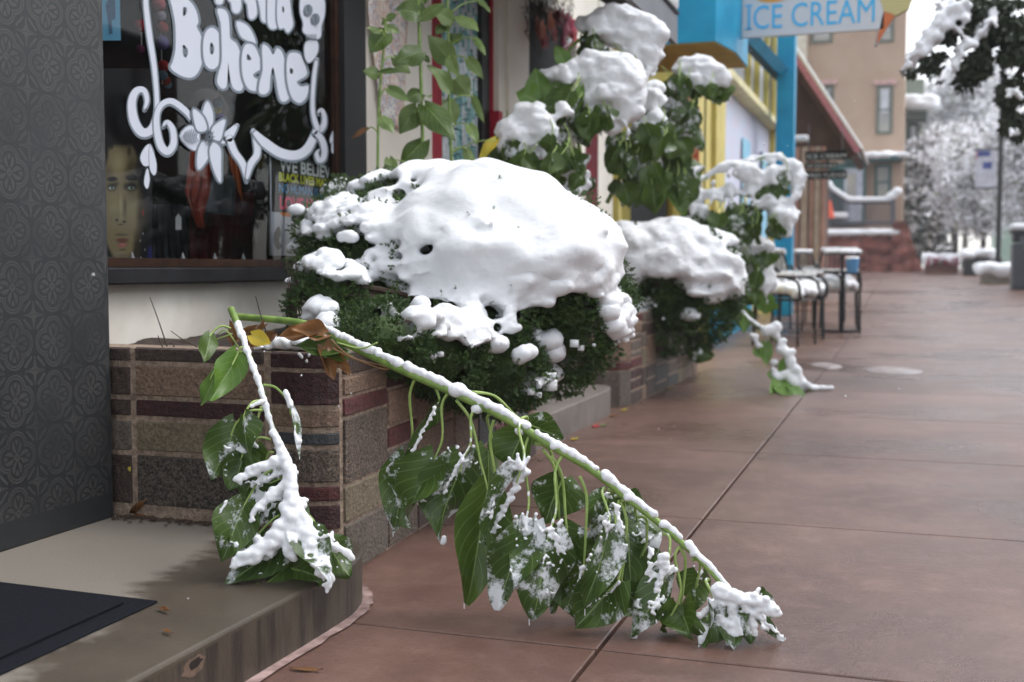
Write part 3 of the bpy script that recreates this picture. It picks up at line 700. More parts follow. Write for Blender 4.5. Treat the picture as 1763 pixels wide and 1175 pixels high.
def portrait():
    m,nt,b=newmat('portrait_print'); E.nt=nt; t_=nt.nodes.new('ShaderNodeTexCoord'); sx=nt.nodes.new('ShaderNodeSeparateXYZ'); nt.links.new(t_.outputs['UV'],sx.inputs[0]); u=E(sx.outputs[0]);v=E(sx.outputs[1])
    wob=(E(noise(nt,t_.outputs['UV'],9,3))-.5)*14.0
    col=None; cur=lin((15,13,14))
    for cx_,cy_,rx,ry,c,soft,op in [(128,610,158,470,(142,128,92),.10,1),(108,300,118,120,(142,128,92),.2,1),(20,420,60,90,(70,56,38),.9,.6),(250,400,40,110,(60,48,32),.9,.8),(112,340,80,90,(176,168,124),.9,.7),(70,640,50,110,(170,160,116),.9,.6),(190,680,60,120,(160,150,104),.9,.5),(268,720,48,360,(70,58,38),.7,.95),(238,960,46,200,(58,48,32),.7,.9),
        (120,85,240,150,(9,8,9),.22,1),(305,330,85,330,(9,8,9),.3,1),(-20,250,60,160,(12,10,11),.4,1),(45,215,26,40,(14,12,12),.6,.8),(178,250,22,50,(14,12,12),.7,.7),
        (56,456,50,22,(9,7,6),.45,1),(200,446,66,28,(9,7,6),.45,1),(85,490,30,26,(50,38,26),.8,.8),(150,505,28,40,(50,38,26),.8,.7),(52,512,50,42,(24,17,13),.6,.95),(196,510,62,44,(24,17,13),.6,.95),
        (50,520,25,14,(186,200,190),.35,1),(192,520,29,15,(186,200,190),.35,.95),(54,518,11,14,(60,88,74),.3,1),(196,518,12,15,(60,88,74),.3,1),(54,518,5,7,(8,8,8),.3,1),(196,518,5,7,(8,8,8),.3,1),(50,502,34,7,(14,10,8),.6,.9),(194,500,40,8,(14,10,8),.6,.9),
        (116,640,15,120,(190,182,140),.9,.7),(148,660,16,100,(60,48,30),.9,.75),(88,752,15,15,(20,13,10),.7,1),(142,764,19,13,(20,13,10),.7,1),(116,784,34,9,(60,44,30),.8,.8),(120,740,22,22,(176,166,122),.9,.5),
        (122,858,64,13,(40,32,24),.8,.65),(128,896,58,15,(124,62,60),.4,.95),(128,934,46,20,(178,100,96),.45,.95),(134,930,20,9,(210,150,140),.8,.6),(128,912,54,4,(44,20,20),.5,.95),(130,966,40,11,(60,46,32),.8,.7),(130,1010,70,18,(60,48,34),.9,.5),
        (292,960,36,190,(16,14,18),.3,1),(330,1010,22,80,(40,36,110),.3,.9),(278,700,5,26,(190,30,34),.3,.9),(278,850,4,11,(190,200,200),.3,.9),(258,900,4,11,(190,200,200),.3,.9),(292,965,4,11,(190,200,200),.3,.9),(262,1025,4,11,(190,200,200),.3,.9)]:
        du=(u*504.0-float(cx_)+wob*(.3 if rx<20 else 1.0))/float(rx); dv=(v*1175.0-float(cy_)+wob*(.3 if ry<20 else 1.0))/float(ry)
        d=(du*du+dv*dv).sq(); mk_=((d*-1.0+1.0)/float(soft)).cl()*float(op)
        cur=mixc(nt,mk_.o,cur,lin(c))
    nt.links.new(cur,b.inputs['Base Color']); b.inputs['Roughness'].default_value=.5
portrait()
V=[];UV=[]
for j in range(9):
    for i in range(5): uu=(-30+i*(372/4))/504; vv=(-340+j*(1400/8))/1175; V.append(wp(180+uu*120,200+vv*280,XP)); UV.append((uu,vv))
mk('print',V,[(j*5+i,j*5+i+1,(j+1)*5+i+1,(j+1)*5+i) for j in range(8) for i in range(4)],'portrait_print',pt,None,False,UV)

# blue poster
flat('poster_blue',(92,160,190)); flat('poster_blue_d',(50,90,120))
bt=thing('poster','small pale blue poster high in the left corner of the window','poster',tuple(wp(192,60,-2.1)))
mb=MB(); mb.add([wp(170,-30,-2.11),wp(206,-30,-2.11),wp(208,70,-2.11),wp(170,70,-2.11),wp(170,-30,-2.104),wp(206,-30,-2.104),wp(208,70,-2.104),wp(170,70,-2.104)],[(0,1,2,3),(7,6,5,4),(0,4,5,1),(1,5,6,2),(2,6,7,3),(3,7,4,0)]); mb.build('sheet','poster_blue',bt)
mb=MB(); 
for p in ([(182,10),(186,0),(198,0),(199,32),(192,36),(194,58),(188,60),(186,34)],): poly(mb,p,-2.103,0)
mb.build('print','poster_blue_d',bt)
# pom-pom garlands
cols=[(206,92,108),(190,180,196),(200,70,60),(128,110,190),(220,60,60),(120,160,180),(210,80,70),(130,190,210),(180,30,50),(110,20,80),(225,200,60),(120,100,180)]
for i,c in enumerate(cols): P('pom%d'%i,c,rough=.9,scale=80,bscale=300,bstr=.8)
def garland(label,items,x,X):
    t=thing('pompom_garland',label,'garland',tuple(wp(x,-60,X)))
    mb=MB(); mb.tube([wp(x,-60,X),wp(x+3,items[-1][1],X)],.0015,5); mb.build('string','white_dot',t)
    for px_,py_,rpx,c in items:
        mb=MB(); D=pr(wp(px_,py_,X))[2][0]; mb.ball(wp(px_,py_,X),rpx*D/2004,0,1,14,10); mb.build('pompom','pom%d'%c,t,smooth=True)
garland('garland of bright wool pom-poms hanging left of the painted letters',[(273,8,12,0),(277,28,9,1),(280,48,10,2),(279,74,12,3),(281,114,10,4),(280,130,9,5),(285,139,9,6),(289,146,7,7)],276,-2.22)
garland('short garland with dark red and magenta pom-poms beside the scroll',[(242,45,11,8),(241,85,8,9)],241,-2.25)
garland('garland of teal, yellow and violet pom-poms beside the mannequin head',[(375,178,9,5),(374,192,7,10),(376,202,9,11)],373,-2.2)
P('cloth_rust',(190,80,48),c2=lin((140,50,32)),rough=.9,scale=14); P('cloth_maroon',(112,30,34),c2=lin((74,20,26)),rough=.9,scale=10); P('cloth_grey',(126,134,138),rough=.9,c2=lin((92,100,106)),scale=10); P('cloth_slate',(84,94,100),c2=lin((50,57,62)),rough=.9,scale=10); P('cloth_orange',(210,110,56),rough=.9)
def drape(mb,outline_l,outline_r,X,folds,depth,m=0,n=18,k=22):
    V=[]
    for j in range(k+1):
        t=j/k; l=np.array([np.interp(t,np.linspace(0,1,len(outline_l)),[q[i] for q in outline_l]) for i in(0,1)]); r=np.array([np.interp(t,np.linspace(0,1,len(outline_r)),[q[i] for q in outline_r]) for i in(0,1)])
        for i in range(n+1):
            s=i/n; q=l*(1-s)+r*s; d=depth*math.sin(s*folds*6.28+math.sin(t*4)*.8)*(.5+t*.5); V.append(wp(q[0],q[1],X+d))
    mb.add(V,[(j*(n+1)+i,j*(n+1)+i+1,(j+1)*(n+1)+i+1,(j+1)*(n+1)+i) for j in range(k) for i in range(n)],m)
def cloth(name,label,cat,parts):
    t=thing(name,label,cat,tuple(wp(parts[0][1][-1][0],parts[0][1][-1][1],parts[0][3])))
    for nm,l,r,X,f,d,m in parts:
        mb=MB(); drape(mb,l,r,X,f,d); o=mb.build(nm,m,t,smooth=True); s=o.modifiers.new('s','SOLIDIFY'); s.thickness=.003
    return t
cloth('dress','dark slate pleated dress hanging behind the painted petals','dress',[('skirt',[(252,352),(246,452)],[(316,352),(330,452)],-2.5,7,.02,'cloth_slate')])
cloth('scarf','rust red knotted scarf hanging over the maroon skirt','scarf',[('cloth',[(330,240),(322,300),(318,330),(340,392)],[(362,240),(362,330),(350,372),(352,394)],-2.33,3,.012,'cloth_rust'),('fringe',[(392,258),(396,290)],[(410,258),(418,352)],-2.34,2,.01,'cloth_orange')])
cloth('dress','long maroon dress with a grey top on the mannequin','dress',[('skirt',[(330,318),(322,456)],[(450,335),(440,456)],-2.5,6,.03,'cloth_maroon'),('top',[(366,300),(352,366)],[(406,305),(404,372)],-2.4,2,.012,'cloth_grey')])
cloth('curtain','narrow rust curtain strip behind the display','curtain',[('cloth',[(428,120),(424,440)],[(446,120),(478,440)],-2.7,3,.02,'cloth_rust')])
mb=MB(); c=wp(356,200,-2.5); mb.ball(c,.085,0,1.2,16,12); mb.tube([c+[0,0,-.08],c+[0,0,-.2]],.04,12); P('mannequin',(150,140,140),rough=.5)
tag(mb.build('mannequin_head','mannequin',None,smooth=True),'pale mannequin head half hidden behind the painted flower','mannequin')
mb=MB(); poly(mb,[(302,375),(307,368),(312,375),(312,396),(302,396)],-2.3,0); o=mb.build('price_tag','white_dot'); o.modifiers.new('s','SOLIDIFY').thickness=.001; tag(o,'small white price tag hanging in front of the slate dress','tag')
# poster WE BELIEVE
flat('post_dark',(30,34,34)); flat('post_white',(204,208,216)); flat('t_white',(210,216,214)); flat('t_yel',(206,212,60)); flat('t_blue',(70,160,220)); flat('t_pink',(230,50,105)); flat('t_org',(220,130,50)); flat('blotch',(40,42,48))
XT=-2.075
wb=thing('slogan_poster','dark poster with bright slogan lines in the right corner of the display window','poster',tuple(wp(520,450,XT)))
yl,yr=wy(466,XT),wy(577,XT)
ztop=wp(520,262,XT)[2]; zbt=wp(520,369,XT)[2]
mb=MB(); mb.box(XT-.006,XT,yl,yr,zbt,ztop,0); mb.box(XT-.006,XT-.0005,yl,yr,.79,zbt-.0005,1); mb.build('sheet',['post_dark','post_white'],wb)
mb=MB(); mb.box(XT,XT+.002,yl,yl+.008,.79,ztop); mb.build('edge_strip','post_white',wb)
def line(s,x0,x1,yt,yb,m,off=0):
    X=XT+.0015; a=wp(x0,yb,X); b_=wp(x1,yb,X); h=wp(x0,yt,X)[2]-a[2]; 
    c=bpy.data.curves.new('t','FONT'); c.body=s; c.size=1; c.offset=off; o=bpy.data.objects.new('t',c); COL.objects.link(o); bpy.context.view_layer.update(); w_=o.dimensions.x; bpy.data.objects.remove(o)
    text('slogan_line',s,1,a,(0,(b_[1]-a[1])/w_,0),(0,0,h/.73),m,wb,.0,off)
line('WE BELIEVE',482,578,272,294,'t_white',.03); line('BLACK LIVES MATTER',480,581,296,311,'t_yel',.035); line('NO HUMAN IS ILLEGAL',480,584,315,331,'t_blue',0); line('LOVE IS LOVE',481,580,337,359,'t_pink',.04)
mb=MB(); poly(mb,[(473,400),(480,390),(484,402),(481,415),(486,425),(478,430),(472,418)],XT+.001,0,3); poly(mb,[(440,380),(446,395),(442,420),(436,400)],XT+.001,0,3); mb.build('print','blotch',wb)
mb=MB(); poly(mb,[(482,366),(500,366),(500,374),(486,372)],XT+.001,0); mb.build('print','t_org',wb)
# small clips / candles on the sill
for i,x in enumerate((228,315,370,419)):
    mb=MB(); c=wp(x,452,-2.09); mb.tube([c,c+[0,0,.012],c+[0,0,.03]],[.008,.007,.001],8); tag(mb.build('light_bulb','white_dot',None,smooth=True),'small pointed white bulb on the window ledge','bulb','row of small bulbs along the window ledge')
# batik panel
def batik():
    m,nt,b=newmat('batik'); E.nt=nt; v=coords(nt)
    n1=E(noise(nt,mapping(nt,v,(1,1.2,.7)),38,5,.7)); n2=E(noise(nt,v,55,4,.7)); n3=E(noise(nt,v,7,2))
    c=mixc(nt,((n1-.5).ab().lt(.022)*n3.gt(.38)).o,lin((238,234,226)),lin((206,140,104))); c=mixc(nt,((n2-.5).ab().lt(.02)*n3.lt(.52)).o,c,lin((96,116,160)))
    nt.links.new(c,b.inputs['Base Color']); b.inputs['Roughness'].default_value=.9
batik()
y0,y1=wy(634,XW+.01),wy(704,XW+.01)
mb=MB(); V=[];nn=24
for j in range(nn+1):
    z=2.25-(.93)*j/nn; e=.06*max(0,(j/nn-.55))**1*3
    for i in range(13):
        s=i/12; V.append((XW+.012+.006*math.sin(s*9+j*.1),y0+e*1.6*(1 if s<.5 else 0)*(1-2*s)+(y1-y0)*s*(1 if j/nn<.5 else 1-.25*(j/nn-.5)),z+.02*math.sin(s*3.1)))
mb.add(V,[(j*13+i,j*13+i+1,(j+1)*13+i+1,(j+1)*13+i) for j in range(nn) for i in range(12)])
o=mb.build('wall_hanging','batik',None,smooth=True); o.modifiers.new('s','SOLIDIFY').thickness=.003; tag(o,'off-white cloth hanging with fine rust and blue scribbles on the cream wall','hanging')
# flower garland in the second window
P('fl_red',(170,30,34),scale=30); P('fl_pink',(190,50,90),scale=30); P('fl_orange',(214,120,80),scale=30); P('twig_dark',(60,42,32)); 
mb=MB(); rr=random.Random(11)
def petals(mb,c,r,m,n=6):
    for i in range(n):
        a=i*2*math.pi/n+rr.random(); d=np.array([.3,math.cos(a),math.sin(a)]); s=np.cross(d,[1,0,0]); s/=np.linalg.norm(s); e=c+d*r
        mb.add([c,c+d*r*.5+s*r*.35,e,c+d*r*.5-s*r*.35],[(0,1,2,3)],m)
fg=thing('flower_garland','dried twig swag with red, pink and orange flowers in the window beside the cream pilaster','garland',tuple(at(945,60,X=XW+.03)))
for i in range(260):
    x=rr.uniform(902,985);y=rr.uniform(-30,60)+(x-900)*.45*rr.random(); p=at(x,y,X=XW+rr.uniform(0,.08)); d=np.array([rr.gauss(0,.02),rr.gauss(0,.05),rr.gauss(-.03,.05)]); mb.tube([p,p+d*.5+[.01,0,0],p+d],[.003,.002,.001],4)
mb.build('twigs','twig_dark',fg)
for i,(x,y,c) in enumerate([(922,50,'fl_orange'),(930,64,'fl_red'),(945,58,'fl_red'),(968,40,'fl_pink'),(980,48,'fl_pink'),(962,66,'fl_pink'),(940,40,'fl_orange'),(955,30,'fl_red'),(976,62,'fl_red')]):
    mb=MB(); p=at(x,y,X=XW+.09); 
    for k_ in range(4): petals(mb,p+np.array([rr.uniform(0,.03),rr.gauss(0,.02),rr.gauss(0,.02)]),.06,0,7)
    mb.build('flower',c,fg)
# ---------------- blue and yellow shop ----------------
P('blue_paint',(38,150,190),c2=lin((30,134,174)),scale=4,rough=.5); P('yellow_paint',(208,192,112),c2=lin((190,174,98)),scale=4,rough=.55); P('soffit_ochre',(176,146,66)); P('curtain_white',(206,210,216),rough=.9); P('dark_window',(34,40,52),rough=.3,bstr=0); P('teal_dark',(18,70,84)); P('pale_poster',(206,196,214),scale=6,c2=lin((190,206,224)),bstr=0); P('frame_grey',(100,100,106))
XY=-1.86
bs=thing('ice_cream_shop','bright blue and yellow shop front with tall yellow window frames','building',(XY,13,0))
mb=MB(); mb.hexa([(-2.3,8.45,2.36),(-1.33,8.45,2.36),(-1.25,8.95,2.36),(-2.3,8.95,2.36),(-2.3,8.45,4),(-1.33,8.45,4),(-1.25,8.95,4),(-2.3,8.95,4)],0); mb.hexa([(-2.3,8.95,2.36),(-1.25,8.95,2.36),(-1.25,9.6,2.36),(-2.3,9.6,2.36),(-2.3,8.95,4),(-1.25,8.95,4),(-1.25,9.6,4),(-2.3,9.6,4)],0)
mb.build('sign_box','blue_paint',bs); mb=MB(); mb.hexa([(-2.3,8.46,2.35),(-1.335,8.46,2.35),(-1.26,8.95,2.35),(-2.3,8.95,2.35),(-2.3,8.46,2.359),(-1.335,8.46,2.359),(-1.26,8.95,2.359),(-2.3,8.95,2.359)]); mb.box(-2.3,-1.26,8.951,9.59,2.35,2.359); mb.build('soffit','soffit_ochre',bs)
mb=MB() # end wall facing the camera and pier
mb.box(-2.9,-2.02,8.4,8.5,0,4); mb.build('wall','yellow_paint',bs); mb=MB(); mb.box(-2.7,-1.86,11.2,11.3,0,2.8); mb.build('end_wall','yellow_paint',bs)
def Yat(x,X=XY): return at(x,460,X=X)[1]
yy=[Yat(1196),Yat(1224),Yat(1236),Yat(1268),Yat(1330),Yat(1343)]
mb=MB(); mb.box(XY-.1,XY,10.2,yy[1]-.1,0,2.7); mb.box(XY-.1,XY+.04,yy[1],yy[2]+.15,0,2.7); mb.box(XY-.1,XY,yy[2],yy[5],0,.75); mb.box(XY-.1,XY+.03,yy[4]-.2,yy[5],0,4.6); mb.box(XY-.1,XY+.03,yy[1],yy[2],2.86,5)
for x in (1285,1300,1316): mb.box(XY-.06,XY+.02,Yat(x),Yat(x)+.1,2.86,4.6)
mb.build('frame','yellow_paint',bs)
mb=MB(); mb.hexa([(XY-.1,11.0,2.70),(XY+.12,11.0,2.70),(XY+.12,yy[5],2.70),(XY-.1,yy[5],2.70),(XY-.1,11.0,2.86),(XY+.12,11.0,2.78),(XY+.12,yy[5],2.78),(XY-.1,yy[5],2.86)]); P('ledge_cream',(236,226,176),rough=.6); mb.build('ledge','ledge_cream',bs)
mb=MB(); mb.box(XY-.08,XY-.05,yy[2],yy[4],.75,2.7); mb.build('window','pale_poster',bs)
mb=MB(); mb.box(XY-.045,XY-.03,Yat(1312),yy[4]-.2,1.2,2.3); mb.build('window_poster','teal_dark',bs)
mb=MB(); mb.box(XY-.08,XY-.05,11.8,yy[4],2.86,5); mb.build('curtain','curtain_white',bs)
mb=MB(); mb.box(XY-.045,XY-.03,12.0,13.2,2.86,5); mb.box(XY-.045,XY-.03,Yat(1326),Yat(1334),2.9,4); mb.build('dark_panel','frame_grey',bs)
mb=MB(); mb.box(-2.55,-2.2,11.1,11.18,.2,2.3); mb.build('door','dark_window',bs)
flat('pp_b',(140,196,222)); flat('pp_y',(226,208,170))
for xa,xb,c in ((1280,1293,0),(1284,1289,1),(1306,1311,1),(1314,1322,0)): mb=MB(); mb.box(XY-.028,XY-.026+.001*c,Yat(xa),Yat(xb),.9,2.3 if c==0 else 1.9); mb.build('window_decal',['pp_b','pp_y'][c],bs)
Yp=15.6; z0=gz(Yp)
mb=MB(); mb.box(-1.66,-1.43,Yp,Yp+.25,z0-.1,6); mb.hexa([(-1.66,Yp-.12,z0),(-1.43,Yp-.12,z0),(-1.43,Yp,z0),(-1.66,Yp,z0),(-1.66,Yp-.01,1.3),(-1.43,Yp-.01,1.3),(-1.43,Yp,1.3),(-1.66,Yp,1.3)])
mb.build('post','blue_paint',bs)
mb=MB(); mb.box(XY+.045,XY+.1,11.35,14.2,0,.32); mb.build('base_board','blue_paint',bs)
mb=MB(); p=[at(1288,62,X=-1.66),at(1346,118,X=-1.66)]; 
mb.tube([at(1262,30,X=-1.62),at(1350,125,X=-1.6)],.09,4); mb.build('beam','blue_paint',bs); mb=MB(); mb.tube([at(1270,60,X=-1.72),at(1345,140,X=-1.72)],.07,4); mb.build('beam','teal_dark',bs)
# orange hanging banner with turned letters
flat('orange_panel',(186,84,40)); flat('or_text',(222,160,124))
ob=thing('hanging_sign','orange vertical sign with pale turned letters beside the shop door','sign',(-1.75,10,1.2))
Yo=9.9; a=at(1204,184,Y=Yo); b_=at(1168,282,Y=Yo)
mb=MB(); mb.box(b_[0]-.14,a[0],Yo,Yo+.03,b_[2],a[2]); mb.build('board','orange_panel',ob)
text('letters','COTTON',.235,(a[0]-.012,Yo-.003,b_[2]-.12),(0,0,1),(-1,0,0),'or_text',ob,.001,.006)
flat('red_stripe',(206,84,76)); flat('lt_grey',(176,176,182))
np_=thing('notice_board','pale grey notice with a red stripe below the orange sign','sign',(-1.8,9.9,.9)); a=at(1208,298,Y=Yo);b_=at(1162,352,Y=Yo)
mb=MB(); mb.box(b_[0],a[0],Yo,Yo+.02,b_[2],a[2]); mb.build('board','lt_grey',np_); s0=at(1200,306,Y=Yo)[2];s1=at(1200,313,Y=Yo)[2]; mb=MB(); mb.box(b_[0],a[0],Yo-.003,Yo-.001,s1,s0); mb.build('stripe','red_stripe',np_)
# ICE CREAM sign
flat('sign_grey',(204,207,212)); flat('sign_blue',(60,180,232)); flat('sign_orange',(222,156,70)); flat('scoop',(196,184,128)); flat('cone',(204,110,60)); flat('cone_edge',(150,150,156))
Ys=9.25; sg=thing('ice_cream_sign','pale projecting sign reading ICE CREAM in blue with a cone at its end','sign',(-.75,Ys,2.55))
def sp_(x,y): q=at(x,y,Y=Ys); return (q[0],q[2])
zb=sp_(1275,66)[1]; xl=sp_(1275,60)[0]; xr=sp_(1522,60)[0]
mb=MB(); mb.box(xl,xr,Ys,Ys+.04,zb,zb+.42); mb.build('board','sign_grey',sg,bevel=.004)
tz=sp_(1285,52)[1]; hh=sp_(1285,9)[1]-tz
c=bpy.data.curves.new('t','FONT'); c.body='ICE CREAM'; c.size=1; c.offset=.012; o=bpy.data.objects.new('t',c); COL.objects.link(o); bpy.context.view_layer.update(); w_=o.dimensions.x; bpy.data.objects.remove(o)
xa,xb=sp_(1284,50)[0],sp_(1503,50)[0]
text('letters','ICE CREAM',1,(xa,Ys-.003,tz),((xb-xa)/w_,0,0),(0,0,hh/.73),'sign_blue',sg,.001,.0)
# bars that make the I a serifed capital
mb=MB(); h1=.012
for z in (tz,tz+hh-h1): mb.box(xa-.008,xa+.05,Ys-.004,Ys-.001,z,z+h1)
mb.build('letters','sign_blue',sg)
mb=MB(); V=[]; ce=sp_(1330,-8); n_=24; mb.prism([(ce[0]+.13*math.cos(t),ce[1]+.055*math.sin(t)) for t in np.linspace(0,6.28,n_,endpoint=False)],'y',Ys-.004,Ys-.001); mb.build('emblem','sign_orange',sg)
cn=[sp_(1521,20),sp_(1541,26),sp_(1508,78)]; ed=[(cn[0][0]-.008,cn[0][1]),(cn[0][0]+.004,cn[0][1]),(cn[2][0]+.012,cn[2][1]),(cn[2][0]-.012,cn[2][1]-.008)]
mb=MB(); mb.prism([cn[0],cn[1],cn[2]],'y',Ys+.0,Ys+.045); mb.build('cone','cone',sg); mb=MB(); mb.prism(ed,'y',Ys+.002,Ys+.047); mb.build('cone_edge','cone_edge',sg)
mb=MB(); c0=sp_(1543,0); rr=random.Random(4); mb.prism([(c0[0]+(.115+.008*math.sin(5*t))*math.cos(t),c0[1]+(.11+.008*math.sin(7*t))*math.sin(t)+.0) for t in np.linspace(0,6.28,30,endpoint=False)],'y',Ys-.003,Ys+.05); mb.build('scoop','scoop',sg,bevel=.006)
mb=MB(); mb.tube([(-1.26,Ys+.02,zb+.06),(xl+.02,Ys+.02,zb+.06)],.012); mb.tube([(-1.26,Ys+.02,zb+.38),(xl+.02,Ys+.02,zb+.38)],.012); mb.build('bracket','frame_grey',sg)
# ---------------- gabled shop with timber signs ----------------
P('brown_soffit',(88,66,56),c2=lin((70,50,42)),scale=4); P('rake_pink',(190,128,138),c2=lin((160,90,104)),scale=20); P('post_beige',(186,170,156),c2=lin((160,140,126)),scale=6); P('post_pink',(180,140,128)); P('sign_dark',(18,14,11),scale=20,spec=.1); flat('sign_text',(200,196,184))
Yg=18.5; zg=gz(Yg)
gs=thing('gabled_shop','brown gabled shop porch with a pink trimmed roof edge covered in snow','building',(-2.5,Yg,zg))
r0=at(1290,-30,Y=Yg);r1=at(1482,258,Y=Yg)
mb=MB(); 
q0=(r0[0],r0[2]);q1=(r1[0],r1[2])
dv=np.array(q1)-np.array(q0); dv/=np.linalg.norm(dv); nv=np.array([-dv[1],dv[0]]); nv=nv if nv[1]>0 else -nv
mb.prism([(-6,q1[1]-.1),(q1[0]-.15,q1[1]-.1),(q1[0]-.15,q1[1]+.1),(q0[0]-.12,q0[1]),(-6,q0[1]+2)],'y',Yg+.35,Yg+.45,0)
mb.build('gable_wall','brown_soffit',gs)
def off(p,d): return (p[0]+nv[0]*d,p[1]+nv[1]*d)
mb=MB(); mb.prism([off(q0,-.09),off(q1,-.09),off(q1,0),off(q0,0)],'y',Yg,Yg+.06); mb.build('rake_board','rake_pink',gs)
mb=MB(); mb.prism([off(q0,-.16),off(q1,-.16),off(q1,-.05),off(q0,-.05)],'y',Yg+.061,Yg+3); mb.build('roof','brown_soffit',gs)
mb=MB(); mb.prism([off(q0,.0),off(q1,.0),off(q1,.045),off(q0,.07)],'y',Yg-.02,Yg+2.9); P('snowp',(226,228,234),rough=.8,bscale=30,bstr=.4); mb.build('snow_cap','snow',gs,bevel=.02)
zb_=at(1400,262,Y=Yg)[2]
for i,(x0_,x1_,m_) in enumerate([(1368,1376,'post_pink'),(1379,1390,'post_beige'),(1394,1400,'post_pink'),(1402,1411,'post_beige'),(1413,1420,'post_pink')]):
    mb=MB(); a=at(x0_,400,Y=Yg+.3)[0];b_=at(x1_,400,Y=Yg+.3)[0]; mb.box(a,b_,Yg+.2,Yg+.4,zg-.1,zb_+.1); mb.build('post',m_,gs)
mb=MB(); mb.box(-6,at(1425,400,Y=Yg+.6)[0],Yg+.6,Yg+.7,zg-.1,zb_+.2); P('wall_taupe',(150,128,118)); mb.build('wall','wall_taupe',gs)
mb=MB(); mb.box(at(1366,240,Y=17)[0],at(1391,240,Y=17)[0],17,17.2,at(1391,242,Y=17)[2],at(1391,232,Y=17)[2]); mb.build('snow_ledge','snow',gs,bevel=.03)
Yt=16.5
for i,(y0_,y1_,s,lb) in enumerate([(259,277,'ICE CREAM','upper dark timber sign board with pale lettering, ICE CREAM'),(279,291,'SHAKES','narrow middle timber sign board with faded lettering'),(293,309,'FREE FUDGE','lowest dark timber sign board with pale lettering')]):
    t=thing('timber_sign',lb,'sign',tuple(at(1420,y1_,Y=Yt)),'stacked timber signs under the gabled roof')
    a=at(1386,y1_,Y=Yt);b_=at(1458 if i!=1 else 1442,y0_,Y=Yt); mb=MB(); mb.box(a[0],b_[0],Yt,Yt+.04,a[2],b_[2]); mb.build('board','sign_dark',t)
    c=bpy.data.curves.new('t','FONT'); c.body=s; c.size=1; o=bpy.data.objects.new('t',c); COL.objects.link(o); bpy.context.view_layer.update(); w_=o.dimensions.x; bpy.data.objects.remove(o)
    hh=(b_[2]-a[2])*.5; text('letters',s,1,(a[0]+.02,Yt-.004,a[2]+(b_[2]-a[2])*.2),((b_[0]-a[0]-.04)/w_,0,0),(0,0,hh/.73),'sign_text',t,.001,.0)
mb=MB(); 
for x in (1392,1450): q=at(x,259,Y=Yt); mb.tube([q,q+[0,0.02,.35]],.006,5)
tag(mb.build('sign_chains','frame_grey'),'pair of thin chains holding up the timber sign boards','chain')
# ---------------- tan building, terrace wall, railings ----------------
def siding():
    m,nt,b=newmat('tan_siding'); E.nt=nt; v=coords(nt); sx=nt.nodes.new('ShaderNodeSeparateXYZ'); nt.links.new(v,sx.inputs[0])
    h=(E(sx.outputs[2])/.14).fr(); c=ramp(nt,noise(nt,v,.8,3),[(.3,lin((172,146,126))),(.7,lin((186,162,142)))]); c=mixc(nt,(h.lt(.16)*.35).o,c,lin((150,116,96)))
    nt.links.new(c,b.inputs['Base Color']); b.inputs['Roughness'].default_value=.7; bump(nt,b,h.o,.5,.01)
siding()
P('trim_teal',(36,92,90)); P('trim_sage',(96,104,94)); P('pink_sill',(206,168,162)); P('win_glass',(120,124,128),rough=.2,c2=lin((176,172,160)),scale=.9,bstr=0,detail=1); P('cream_bldg',(220,212,194)); P('door_white',(186,192,204)); P('red_rock',(150,88,76),c2=lin((96,50,44)),scale=3,detail=6,bscale=9,bstr=1,bd=.05); P('green_trim',(62,76,66)); P('green_wall',(126,136,122)); P('rail_metal',(70,72,80)); P('orange_bit',(230,90,50))
Yb=42.; zb0=gz(Yb)
tb=thing('tan_building','tall tan clapboard building with narrow teal-framed windows, closing the view behind the gabled roof','building',(-2,Yb,zb0))
def bq(x,y,Y=Yb): q=at(x,y,Y=Y); return q[0],q[2]
xl_,_=bq(1395,200);xr_,_=bq(1557,200); zt=13.5
mb=MB(); mb.box(xl_-3,xr_,Yb,Yb+6,zb0,zt); mb.build('wall','tan_siding',tb)
mb=MB(); mb.box(xl_-4,bq(1390,100)[0],Yb-.6,Yb-.05,zb0,zt); mb.build('side_wing','cream_bldg',tb)
def winp(x0_,x1_,y0_,y1_,parent,fr='trim_sage',Y=Yb,gl='win_glass',sill=True,pad=.09):
    a=bq(x0_,y1_,Y);b_=bq(x1_,y0_,Y); wd=thing('window','','',(a[0],Y,a[1])); wd.parent=parent; wd.location=Vector((a[0],Y,a[1]))-parent.location
    mb=MB(); mb.box(a[0],a[0]+pad,Y-.06,Y+.01,a[1],b_[1]); mb.box(b_[0]-pad,b_[0],Y-.06,Y+.01,a[1],b_[1]); mb.box(a[0]+pad,b_[0]-pad,Y-.06,Y+.01,b_[1]-pad,b_[1]); mb.box(a[0]+pad,b_[0]-pad,Y-.06,Y+.01,a[1],a[1]+pad); mid=(a[1]+b_[1])/2; mb.box(a[0]+pad,b_[0]-pad,Y-.04,Y+.01,mid-.03,mid+.03); mb.build('frame',fr,wd)
    mb=MB(); mb.box(a[0]+pad*.5,b_[0]-pad*.5,Y-.02,Y-.005,a[1]+pad*.5,b_[1]-pad*.5); mb.build('pane',gl,wd)
    if sill: mb=MB(); mb.box(a[0]+pad*1.6,b_[0]-pad*1.6,Y-.028,Y-.021,mid-.1,b_[1]-pad*1.5); mb.build('curtain','curtain_white',wd)
    if sill: mb=MB(); mb.box(a[0]-.1,b_[0]+.1,Y-.14,Y-.061,b_[1],b_[1]+.16); mb.build('lintel','pink_sill',wd)
winp(1508,1538,146,232,tb); winp(1420,1436,146,180,tb); winp(1396,1434,36,76,tb); winp(1512,1540,20,74,tb)
winp(1505,1535,283,345,tb,'trim_teal',sill=False)
a=bq(1500,380);b_=bq(1471,283)
